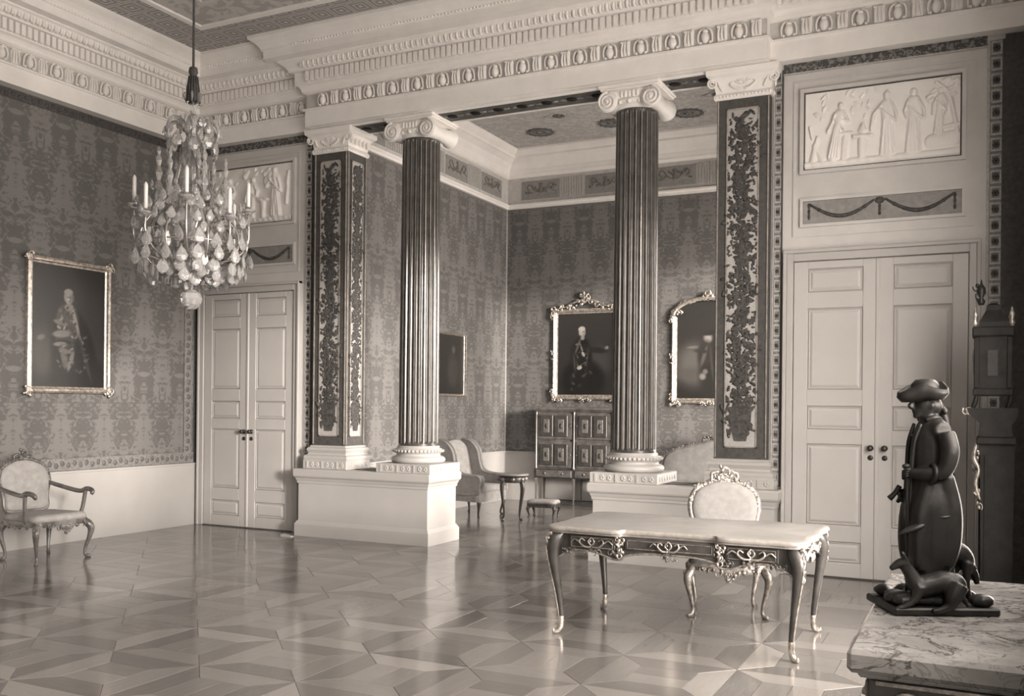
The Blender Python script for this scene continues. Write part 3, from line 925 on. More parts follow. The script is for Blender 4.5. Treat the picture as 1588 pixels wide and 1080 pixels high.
# ================================================================== colonnade
def pedestal(name, x0, x1, label):
    y0, y1 = -.27, .48
    t = thing(name, label, 'pedestal', ((x0 + x1)/2, 0, 0))
    cx_ = (x0 + x1)/2
    pr = [(0, .0), (.035, 0), (.035, .15), (.025, .165), (.012, .19), (0, .20), (0, .66), (.0, .67), (.012, .672), (.014, .70), (.02, .71), (.03, .74), (.045, .755), (.05, .77), (.05, .84), (.04, .855), (-.3, .855)]
    P = [(x0 + .035 - cx_, y1 - .035), (x1 - .035 - cx_, y1 - .035), (x1 - .035 - cx_, y0 + .035), (x0 + .035 - cx_, y0 + .035)]
    m = sweep(P, pr); m.box(x0 + .2 - cx_, x1 - .2 - cx_, y0 + .2, y1 - .2, .8, .855)
    m.build('pedestal_body', WHITE, t)
    return t
pedestal('column_pedestal', 1.945, 3.935, 'long white plinth under the column nearest the wing chair')
pedestal('column_pedestal', 5.97, 7.98, 'long white plinth behind the writing desk chair')

def square_base(m, x0, x1, y0, y1, z0, z1, mi=0):
    m.cbox(x0, x1, y0, y1, z0, z1, .006, mi)
    n = int((x1 - x0) / .085)
    for k in range(n):                                   # carved band on the front
        x = x0 + .03 + (x1 - x0 - .06)*(k + .5)/n; z = (z0 + z1)/2
        if k % 3 == 0: m.box(x - .012, x + .012, y0 - .008, y0 + .01, z0 + .015, z1 - .015, mi)
        else:
            for q in range(5):
                aa = 2*PI*q/5; m.ell((x + .017*math.cos(aa), y0, z + .02*math.sin(aa)), (.014, .007, .016), 6, 4, mi)
    n = int((y1 - y0) / .1)
    for k in range(n):
        y = y0 + .04 + (y1 - y0 - .08)*(k + .5)/n; m.ell((x1, y, (z0 + z1)/2), (.007, .026, .030), 8, 5, mi)

def ionic(parent, z, r):
    """Ionic capital: egg moulding, two bolsters with spiral ends, abacus"""
    cap = MB()
    cap.lathe([(r*.98, z), (r*1.04, z + .012), (r*1.04, z + .03), (r*1.12, z + .04), (r*1.26, z + .075), (r*1.24, z + .09), (r*.9, z + .10)], 32)
    for k in range(16):
        a = 2*PI*k/16; cap.ell((r*1.19*math.cos(a), r*1.19*math.sin(a), z + .062), (.026, .026, .03), 6, 5)
    cap.cbox(-.33, .33, -.30, .30, z + .195, z + .215, .008); cap.cbox(-.35, .35, -.32, .32, z + .215, z + .25, .01)
    cap.cbox(-.24, .24, -.27, .27, z + .095, z + .195, .02)
    C = cap.build('capital', STUCCO, parent)
    for sx_ in (-1, 1):
        v = MB(); cx_, cz = sx_*.245, z + .075; R = .115
        prof_ = [(-.29, R), (-.27, R), (-.2, R*.82), (0, R*.68), (.2, R*.82), (.27, R), (.29, R)]
        n = 24; vv = []; ff = []
        for y, rr in prof_:
            for k in range(n):
                a = 2*PI*k/n; vv.append((cx_ + rr*math.cos(a), y, cz + rr*math.sin(a)))
        for i in range(len(prof_) - 1):
            for k in range(n): ff.append((i*n + k, (i+1)*n + k, (i+1)*n + (k+1) % n, i*n + (k+1) % n))
        ff.append(tuple(range(n))); ff.append(tuple((len(prof_)-1)*n + k for k in range(n-1, -1, -1)))
        v.add(vv, ff, True)
        for sy_ in (-1, 1):
            P = []; rr_ = []
            for k in range(40):
                t = k/39; a = PI/2 - sx_*t*2.3*2*PI*1.0; q = R*(1 - .84*t) - .006
                P.append((cx_ + q*math.cos(a)*1, sy_*(.292 + .012*t), cz + q*math.sin(a))); rr_.append(.014*(1 - .55*t))
            v.tube(P, rr_, 6, up=(0, 1, 0)); v.ell((cx_, sy_*.30, cz), (.022, .014, .022), 8, 6)
        v.build('volute', STUCCO, C)
    g = MB()
    for k in range(5):
        x = -.09 + .045*k
        for y in (-.275, .275): g.ell((x, y, z + .14), (.018, .014, .04), 6, 5)
    g.build('capital_leaves', STUCCO, C)

def column(x, y, label):
    t = thing('fluted_column', label, 'column', (x, y, 0), 0, 'columns of the colonnade')
    b = MB(); square_base(b, -.385, .385, -.36, .36, .855, .97)
    B = b.build('square_plinth', WHITE, t)
    b = MB(); b.lathe([(.30, .97), (.325, .985), (.335, 1.01), (.325, 1.035), (.30, 1.05), (.275, 1.055), (.27, 1.075), (.275, 1.09), (.295, 1.095), (.305, 1.115), (.295, 1.14), (.27, 1.15), (.262, 1.155), (.262, 1.175), (.24, 1.185)], 40)
    for k in range(40):
        a = 2*PI*k/40; b.ell((.306*math.cos(a), .306*math.sin(a), 1.118), (.016, .016, .018), 5, 4)
    b.build('moulded_base', WHITE, t)
    Z0, Z1, NF = 1.175, 4.95, 24
    s = MB(); rows = [Z0, Z0 + .03, Z0 + .06, 2.2, 3.2, 4.2, Z1 - .06, Z1 - .03, Z1]; per = 10
    for iz, z in enumerate(rows):
        tt = (z - Z0)/(Z1 - Z0); R = .248 - .018*tt**1.5; dep = 0 if iz in (0, 1, len(rows)-1, len(rows)-2) else .020
        for k in range(NF):
            for j in range(per):
                a = 2*PI*(k + j/per)/NF
                q = 0 if j < 3 else math.sin(PI*(j - 2)/(per - 2))
                rr = R - dep*(q**.7 if q > 0 else 0); s.v.append((rr*math.cos(a), rr*math.sin(a), z))
    n = NF*per
    for i in range(len(rows) - 1):
        for k in range(n):
            s.f.append((i*n + k, i*n + (k+1) % n, (i+1)*n + (k+1) % n, (i+1)*n + k)); s.sm.append(False)
            s.mi.append(0)
    s.build('fluted_shaft', COLWOOD, t)
    g = MB()                                             # gilt fillets between the flutes
    for k in range(NF):
        a = 2*PI*(k + .1)/NF; da = 2*PI*.045/NF
        vv = []
        for z in (Z0 + .05, 2.2, 3.2, 4.2, Z1 - .05):
            tt = (z - Z0)/(Z1 - Z0); R = .248 - .018*tt**1.5 + .0025
            for q in (a - da*1.3, a + da*1.3): vv.append((R*math.cos(q), R*math.sin(q), z))
        g.add(vv, [(2*i, 2*i + 1, 2*i + 3, 2*i + 2) for i in range(4)])
    g.build('gilt_fillets', COLGILT, t)
    ionic(t, 4.935, .235)
    return t
column(3.56, .105, 'dark fluted column with white scrolled capital beside the small dark painting')
column(6.355, .105, 'dark fluted column with white scrolled capital in front of the cabinet')

def garland(m, wd, z0, z1, mi, y=0., seed=1, dens=1.0):
    """embroidered climbing garland: leaves, flowers and stems as raised applique"""
    rn = random.Random(seed); H = z1 - z0
    def w_at(t):
        return wd*(.25 + .14*abs(math.sin(t*PI*5.2)) + .05*math.sin(t*31))
    n = int(1150*dens)
    for k in range(n):
        t = rn.random(); ww = w_at(t); x = rn.gauss(0, .5)*ww; x = max(-ww*1.25, min(ww*1.25, x))
        a = rn.random()*PI; L = rn.uniform(.02, .042); 
        m.ell((x, y - .004, z0 + H*(.04 + .945*t)), (L, .006, L*rn.uniform(.35, .6)), 6, 4, mi, Matrix.Rotation(a, 3, 'Y'))
    for k in range(int(90*dens)):
        t = rn.random(); s = rn.choice((-1, 1)); x = s*wd*rn.uniform(.28, .40); z = z0 + H*(.03 + .95*t)
        for q in range(4):
            m.ell((x + rn.uniform(-.02, .02), y - .004, z + rn.uniform(-.03, .03)), (.016, .005, .010), 5, 4, mi, Matrix.Rotation(rn.random()*PI, 3, 'Y'))
    # vase at the foot
    zc = z0 + H*.02
    m.prism([(-wd*.16, zc), (wd*.16, zc), (wd*.20, zc + .06), (wd*.27, zc + .12), (wd*.30, zc + .30), (wd*.22, zc + .36), (-wd*.22, zc + .36), (-wd*.30, zc + .30), (-wd*.27, zc + .12), (-wd*.20, zc + .06)], y - .008, y, 'y', mi)

def pier(x0, x1, y0, y1, label, side):
    t = thing('embroidered_pilaster', label, 'pilaster', ((x0 + x1)/2, 0, 0), 0, 'pilasters of the colonnade')
    cx_ = (x0 + x1)/2; hw = (x1 - x0)/2
    b = MB(); square_base(b, -hw - .085, hw + .085, y0 - .085, y1 + .03, .855, .97); b.build('square_plinth', WHITE, t)
    P = [(-hw, y1), (hw, y1), (hw, y0), (-hw, y0)]
    sweep(P, [(0, .97), (.075, .97), (.08, .99), (.075, 1.02), (.045, 1.035), (.035, 1.055), (.045, 1.075), (.055, 1.095), (.045, 1.12), (.02, 1.135), (.02, 1.15), (0, 1.155)]).build('moulded_base', WHITE, t)
    MB().box(-hw, hw, y0, y1, 1.15, 4.90).build('shaft', DKBAND, t)
    faces = [('f', hw*2)] + ([('s', y1 - y0)] if side else [])
    for kind, wd in faces:
        pw = wd*.62; z0, z1 = 1.27, 4.78
        g = MB(); g.box(-pw/2, pw/2, -.006, 0, z0, z1, 0)
        for a, c in ((-pw/2, -pw/2 + .014), (pw/2 - .014, pw/2)): g.box(a, c, -.014, 0, z0, z1, 1)
        g.box(-pw/2, pw/2, -.014, 0, z0, z0 + .014, 1); g.box(-pw/2, pw/2, -.014, 0, z1 - .014, z1, 1)
        G = MB(); garland(G, pw*1.12, z0, z1, 0, -.006, 3 if kind == 'f' else 5)
        ed = MB()
        for s in (-1, 1): ed.box(s*(wd/2 - .014) - .006, s*(wd/2 - .014) + .006, -.012, 0, 1.17, 4.89)
        if kind == 'f': M_ = Matrix.Translation((0, y0, 0))
        else: M_ = Matrix.Translation((hw, (y0 + y1)/2, 0)) @ Matrix.Rotation(PI/2, 4, 'Z')
        p = g.xf(M_).build('embroidered_panel', [GROUND, COLGILT], t)
        tag(G.xf(M_).build('garland', FOLIAGE, p), kind='stuff'); ed.xf(M_).build('gilt_edging', COLGILT, t)
    c = MB()
    c.join(sweep(P, [(0, 4.88), (.02, 4.88), (.03, 4.90), (.03, 4.925), (.02, 4.94), (.012, 4.95), (.03, 5.05), (.055, 5.09), (.06, 5.10), (.095, 5.12), (.10, 5.14), (.10, 5.18), (0, 5.185)]))
    C = c.build('capital', STUCCO, t)
    n = int((hw*2 + .04)/.036); m = MB()
    for k in range(n): m.ell((-hw - .02 + (2*hw + .04)*(k + .5)/n, y0 - .031, 4.912), (.013, .012, .014), 6, 4)
    for k in range(int((y1 - y0)/.036)): m.ell((hw + .031, y0 + (y1 - y0)*(k + .5)/int((y1 - y0)/.036), 4.912), (.012, .013, .014), 6, 4)
    tag(m.build('bead_row', STUCCO, C), kind='stuff')
    for s in (-1, 1):                                    # corner scrolls
        v = MB()
        for yy in (y0 - .03,):
            P2 = []; R2 = []
            for k in range(26):
                tt = k/25; a = PI/2 - s*tt*1.6*2*PI; q = .055*(1 - .75*tt)
                P2.append((s*(hw + .04) + q*math.cos(a), yy - .012, 5.055 + q*math.sin(a))); R2.append(.014*(1 - .5*tt))
            v.tube(P2, R2, 6, up=(0, 1, 0))
        stube(v, [(s*(hw + .0), y0 - .03, 5.10, .012), (s*(hw - .03), y0 - .035, 5.03, .016), (s*(hw - .06), y0 - .03, 4.97, .012)], 5, 6)
        v.build('corner_scroll', STUCCO, C)
    a = MB()
    for k in range(7):
        q = (k - 3)/3*1.2; a.ell((.05*math.sin(q), y0 - .04, 5.02 + .05*math.cos(q)), (.012, .014, .045), 6, 5, rot=Matrix.Rotation(q, 3, 'Y'))
    for s in (-1, 1): stube(a, [(s*.02, y0 - .035, 4.97, .010), (s*.08, y0 - .038, 4.985, .012), (s*.13, y0 - .035, 5.03, .010), (s*.10, y0 - .035, 5.055, .007)], 5, 6)
    for k in range(5):
        yy = y0 + (y1 - y0)*(k + .5)/5; a.ell((hw + .045, yy, 5.02), (.014, .022, .05), 6, 5)
    a.build('carved_leaves', STUCCO, C)
    return t
pier(2.09, 2.60, -.10, .30, 'dark pilaster with embroidered panels beside the door behind the chandelier', True)
pier(7.30, 7.845, -.10, .30, 'dark pilaster with embroidered garland panel next to the door by the clock', False)

# ================================================================== PICTURES
def canvas(name, W, H, bg, blobs, parent, M, arch=0.0):
    """painted canvas: colours laid on a fine grid; blobs (u, v, ru, rv, angle, grey, softness)"""
    nx = 110; nz = int(nx * H / W)
    u = np.linspace(0, 1, nx); v = np.linspace(0, 1, nz); U, V = np.meshgrid(u, v)
    g = bg(U, V)
    for (a, b, ru, rv, an, c, so) in blobs:
        dx = (U - a) * W; dz = (V - b) * H; ca, sa = math.cos(an), math.sin(an)
        x = (dx*ca + dz*sa) / (ru*W); y = (-dx*sa + dz*ca) / (rv*H)
        d = np.sqrt(x*x + y*y); m = np.clip((1 - d) / so + .5, 0, 1); m = m*m*(3 - 2*m)
        g = g*(1 - m) + c*m
    rn = np.random.RandomState(int(W*1000)); g = np.clip(g + rn.randn(*g.shape)*2.0, 20, 245)
    vs_ = [(W*(i/(nx-1) - .5), 0, H*(j/(nz-1) - .5)) for j in range(nz) for i in range(nx)]
    fs = [(j*nx + i, j*nx + i + 1, (j+1)*nx + i + 1, (j+1)*nx + i) for j in range(nz-1) for i in range(nx-1)]
    mb = MB().add(vs_, fs)
    me = mb.mesh(name, OILPAINT)
    at = me.color_attributes.new('paint', 'FLOAT_COLOR', 'POINT')
    c = g.reshape(-1) / 255.0; l_ = np.where(c <= .04045, c/12.92, ((c + .055)/1.055)**2.4)
    arr = np.stack([l_, l_*.95, l_*.90, np.ones_like(l_)], 1).astype(np.float32)
    at.data.foreach_set('color', arr.reshape(-1))
    o = obj(name, me, parent); o.matrix_local = M
    return o
ARCHC = pm('dark_canvas', 58, .4, var=.06, scale=6)
def carve(m, pts, r, seed=0, mi=0, flat=1.0):
    """small carved leaf-work: lumps and curls round given points"""
    rn = random.Random(seed)
    for (x, y, z) in pts:
        for k in range(3):
            q = [rn.uniform(-1, 1)*r for _ in range(3)]
            m.ell((x + q[0], y + q[1]*.35*flat, z + q[2]), (r*rn.uniform(.35, .8), r*.4, r*rn.uniform(.35, .8)), 6, 5, mi, Matrix.Rotation(rn.random()*PI, 3, 'Y'))
        a0 = rn.random()*6.28; P = []
        for k in range(7):
            a = a0 + k*.75; q = r*(1.25 - k*.14); P.append((x + q*math.cos(a), y - r*.25, z + q*math.sin(a), r*.22*(1 - k*.08)))
        stube(m, P, 2, 5, mi)
def picture(name, label, cx_, cy_, cz, W, H, rz, fw, style, bg, blobs, gmat, cat='painting'):
    """framed picture; local x along the wall, local -y into the room"""
    t = thing(name, label, cat, (cx_, cy_, cz), rz)
    iw, ih = W/2 - fw, H/2 - fw
    canvas('canvas', iw*2 + .01, ih*2 + .01, bg, blobs, t, Matrix.Translation((0, -.018, 0)))
    f = MB()
    prof_ = [(0, 0), (0, .045), (fw*.25, .06), (fw*.45, .045), (fw*.6, .055), (fw*.75, .03), (fw, .022), (fw, 0)]
    # mitred frame
    n = len(prof_); cor = [(-W/2, -H/2), (W/2, -H/2), (W/2, H/2), (-W/2, H/2)]; sg = [(1, 1), (-1, 1), (-1, -1), (1, -1)]
    vv = []
    for (a, b), (sa, sb) in zip(cor, sg):
        for d, h in prof_: vv.append((a + sa*d, -h, b + sb*d))
    ff = []
    for i in range(4):
        j = (i + 1) % 4
        if style == 'arched' and i == 2: continue
        for k in range(n - 1): ff.append((i*n + k, j*n + k, j*n + k + 1, i*n + k + 1))
    f.add(vv, ff)
    F_ = f.build('frame', gmat, t)
    MB().box(-W/2 + .02, W/2 - .02, -.012, 0, -H/2 + .02, H/2 - .02).build('backing', DARKWOOD, t)
    if style == 'corner':
        for a, b in cor:
            m = MB(); carve(m, [(a*.985, -.05, b*.985), (a*.95, -.05, b), (a, -.05, b*.95)], .035, 3)
            m.build('corner_carving', gmat, F_)
    if style in ('rococo', 'arched'):
        for a, b in cor:
            m = MB(); sx_, sz_ = (1 if a > 0 else -1), (1 if b > 0 else -1)
            carve(m, [(a, -.05, b), (a - sx_*.07, -.05, b), (a, -.05, b - sz_*.07), (a - sx_*.13, -.045, b + sz_*.01), (a + sx_*.01, -.045, b - sz_*.14)], .038, int(abs(a*100) + (b > 0)))
            m.build('corner_carving', gmat, F_)
        for sx_ in (-1, 1):
            m = MB(); carve(m, [(sx_*W/2, -.05, q) for q in (-.06, 0, .06)], .03, 9); m.build('side_carving', gmat, F_)
        m = MB(); carve(m, [(q, -.05, -H/2) for q in (-.09, -.03, .03, .09)], .03, 11); m.build('foot_carving', gmat, F_)
        m = MB()
        if style == 'rococo':
            P = [(q*.11, -.055, H/2 + .02 + .13*math.exp(-(q/1.6)**2)) for q in range(-4, 5)]
            carve(m, P, .045, 13); carve(m, [(-.05, -.06, H/2 + .20), (.05, -.06, H/2 + .20), (0, -.06, H/2 + .24), (0, -.06, H/2 + .14)], .05, 14)
            for s in (-1, 1):
                stube(m, [(s*.10, -.05, H/2 + .14, .02), (s*.24, -.05, H/2 + .10, .018), (s*.38, -.05, H/2 + .03, .016), (s*.50, -.05, H/2 + .05, .012)], 6, 7)
        else:
            ar = [(W/2*math.cos(a)*.96, -.05, H/2 - .06 + .28*math.sin(a)) for a in np.linspace(.02, PI - .02, 23)]
            m.tube(ar, .034, 8)
            carve(m, ar[::1], .036, 17)
            carve(m, [(-.06, -.06, H/2 + .24), (.06, -.06, H/2 + .24), (0, -.06, H/2 + .29)], .05, 18)
            # dark canvas filling under the arch
            pl = [(p[0]*.97, p[2]) for p in ar] + [(-W/2 + fw*.5, H/2 - fw - .004), (W/2 - fw*.5, H/2 - fw - .004)]; m2 = MB().prism(pl, -.019, -.005, 'y')
            m2.build('arched_canvas', ARCHC, t)
        m.build('crest_carving', gmat, F_)
    return t
dark = lambda a, b: (lambda U, V: a + b*np.exp(-((U - .55)**2*3 + (V - .75)**2*4)) - 10*V*0)
def strokes(seed, n, u0, u1, v0, v1, g0, g1, r=.02):
    rn = random.Random(seed)
    return [(rn.uniform(u0, u1), rn.uniform(v0, v1), r*rn.uniform(.5, 1.6), r*rn.uniform(.2, .6), rn.uniform(-1.2, 1.2), rn.uniform(g0, g1), .7) for _ in range(n)]
def portrait_l():
    B = [(.5, .10, .70, .14, 0, 30, .8), (.14, .28, .15, .20, 0, 66, 1.2), (.12, .40, .05, .02, .3, 104, 1.2), (.70, .62, .25, .2, 0, 62, 1.4),
         (.50, .30, .25, .34, 0, 34, .35), (.66, .30, .20, .36, .28, 36, .4), (.47, .56, .15, .13, 0, 84, .4), (.44, .42, .14, .10, 0, 70, .5),
         (.40, .44, .13, .030, .1, 128, .5), (.38, .53, .10, .022, -.2, 118, .5), (.41, .37, .12, .020, 0, 40, .4), (.37, .355, .09, .018, .1, 122, .6),
         (.58, .56, .022, .14, .30, 150, .5), (.63, .43, .02, .05, .5, 140, .6), (.67, .375, .025, .018, 0, 150, .5),
         (.43, .25, .045, .10, .25, 92, .5), (.52, .22, .030, .09, -.3, 112, .6), (.45, .30, .10, .018, -.2, 104, .7), (.72, .24, .025, .20, .33, 58, .8),
         (.49, .66, .06, .030, 0, 140, .5), (.485, .745, .062, .062, 0, 104, .35), (.487, .735, .044, .050, 0, 165, .4), (.480, .787, .060, .028, .08, 150, .4), (.437, .745, .017, .036, 0, 138, .5), (.537, .742, .017, .036, 0, 112, .5),
         (.505, .73, .020, .040, 0, 128, .8), (.472, .746, .009, .005, 0, 70, .6), (.503, .746, .009, .005, 0, 70, .6), (.487, .708, .014, .004, 0, 96, .8), (.488, .726, .005, .014, 0, 178, .8)]
    B += strokes(1, 46, .34, .60, .42, .66, 60, 165) + strokes(2, 26, .34, .56, .16, .36, 50, 135) + strokes(3, 22, .60, .78, .12, .45, 40, 92)
    return B
def portrait_a():
    B = [(.72, .42, .22, .16, 0, 62, 1.4), (.45, .18, .38, .26, 0, 28, .4), (.42, .46, .19, .24, 0, 32, .35), (.30, .46, .06, .16, .15, 40, .5),
         (.66, .55, .22, .035, -.12, 40, .4), (.865, .575, .028, .020, .3, 130, .5), (.845, .57, .02, .014, 0, 110, .6),
         (.435, .775, .058, .062, 0, 110, .35), (.445, .762, .042, .048, 0, 172, .4), (.425, .805, .060, .034, .1, 186, .4), (.392, .765, .018, .036, 0, 168, .5), (.462, .755, .018, .036, 0, 132, .8),
         (.438, .772, .008, .005, 0, 80, .6), (.466, .772, .008, .005, 0, 80, .6), (.454, .738, .013, .004, 0, 104, .8), (.456, .754, .005, .013, 0, 184, .8),
         (.44, .70, .035, .028, 0, 140, .6), (.36, .60, .018, .10, -.35, 86, .6), (.43, .56, .014, .09, .35, 120, .6), (.455, .50, .024, .035, .5, 158, .5), (.39, .335, .045, .024, .2, 168, .4), (.37, .345, .02, .012, .5, 140, .5),
         (.30, .40, .012, .10, .1, 70, .8), (.53, .46, .014, .13, -.1, 58, .8), (.34, .62, .028, .014, .2, 96, .6)]
    B += strokes(4, 34, .32, .52, .34, .62, 40, 120, .014) + strokes(5, 18, .25, .60, .06, .30, 30, 64, .03)
    return B
def portrait_b():
    return [(.28, .42, .28, .24, 0, 98, 1.2), (.22, .30, .2, .08, 0, 84, 1.2), (.56, .36, .20, .36, 0, 48, .7), (.50, .74, .07, .065, 0, 128, .7), (.50, .725, .045, .045, 0, 160, .8), (.52, .80, .11, .03, .1, 52, .6), (.26, .63, .09, .016, .05, 112, 1.0), (.46, .55, .12, .16, -.1, 58, .7), (.44, .52, .03, .12, -.3, 92, 1.0),
            (.42, .27, .05, .04, .3, 128, 1.0), (.46, .33, .04, .03, 0, 112, 1.0), (.40, .58, .12, .025, -.1, 60, .8), (.56, .45, .02, .2, .1, 70, 1.0)]
picture('portrait_painting', 'portrait of a standing figure in pale wig, gilt frame, above the armchair at the edge', .004, -2.08, 2.57, 1.15, 1.58, PI/2, .075, 'corner', lambda U, V: 40 + 22*np.exp(-((U - .75)**2*8 + (V - .5)**2*5)), portrait_l(), GILT)
picture('portrait_painting', 'portrait of a man in dark coat, carved gilt frame, hanging above the inlaid cabinet', 3.66, 5.396, 2.59, 1.22, 1.58, 0, .085, 'rococo', lambda U, V: 40 + 18*V, portrait_a(), GILT)
picture('portrait_painting', 'dark painting in an arched carved frame above the settee, half behind a pilaster', 5.80, 5.396, 2.50, 1.20, 1.50, 0, .085, 'arched', lambda U, V: 44 + 16*V, portrait_b(), GILT)
picture('small_painting', 'small dark painting in thin pale frame on the alcove wall above the wing chair', 2.104, 3.36, 2.34, .95, 1.02, PI/2, .035, 'plain', lambda U, V: 34 + 10*V, [(.6, .4, .2, .25, 0, 56, .8), (.62, .75, .06, .06, 0, 82, .8)], GILT)

# ================================================================== FURNITURE
def cabriole(m, x, y, h, dx, dy, r=.03, out=.05, seg=8, mi=0, foot=True):
    """curved leg: knee swings outward along (dx, dy), ankle in, foot turned out"""
    P = [(x, y, h, r*1.35), (x + dx*out*.55, y + dy*out*.55, h*.93, r*1.5), (x + dx*out, y + dy*out, h*.80, r*1.35), (x + dx*out*.75, y + dy*out*.75, h*.58, r*.95),
         (x + dx*out*.12, y + dy*out*.12, h*.30, r*.66), (x - dx*out*.05, y - dy*out*.05, h*.13, r*.58), (x + dx*out*.25, y + dy*out*.25, h*.05, r*.75), (x + dx*out*.75, y + dy*out*.75, h*.035, r*.72), (x + dx*out*1.0, y + dy*out*1.0, h*.04, r*.4)]
    stube(m, P, 5, seg, mi, up=(1, 0, 0))
    if foot: m.lathe([(r*.5, 0), (r*.62, .004), (r*.6, h*.03), (r*.4, h*.045)], 10, (x + dx*out*.3, y + dy*out*.3, 0), mi=mi)
def pad(m, outline, f3, bulge, mi=0, rings=((1, 0), (.985, .55), (.93, .85), (.75, .97), (.4, 1.0))):
    """upholstered cushion: outline in (a, b), f3 maps (a, b, height) to space"""
    n = len(outline); ca = sum(p[0] for p in outline)/n; cb = sum(p[1] for p in outline)/n; v = []; f = []
    for s, h in rings:
        for a, b in outline: v.append(f3(ca + (a - ca)*s, cb + (b - cb)*s, bulge*h))
    v.append(f3(ca, cb, bulge))
    for r in range(len(rings) - 1):
        for k in range(n): f.append((r*n + k, r*n + (k+1) % n, (r+1)*n + (k+1) % n, (r+1)*n + k))
    L = (len(rings) - 1)*n
    for k in range(n): f.append((L + k, L + (k+1) % n, len(v) - 1))
    f.append(tuple(range(n - 1, -1, -1)))
    m.add(v, f, True, mi)
def smooth_closed(pts, n=8):
    P = [np.array(p, float) for p in pts]; m = len(P); out = []
    for i in range(m):
        a, b, c, d = P[i-1], P[i], P[(i+1) % m], P[(i+2) % m]
        for k in range(n):
            t = k/n; out.append(.5*((2*b) + (c - a)*t + (2*a - 5*b + 4*c - d)*t*t + (3*b - a - 3*c + d)*t**3))
    return [tuple(p) for p in out]

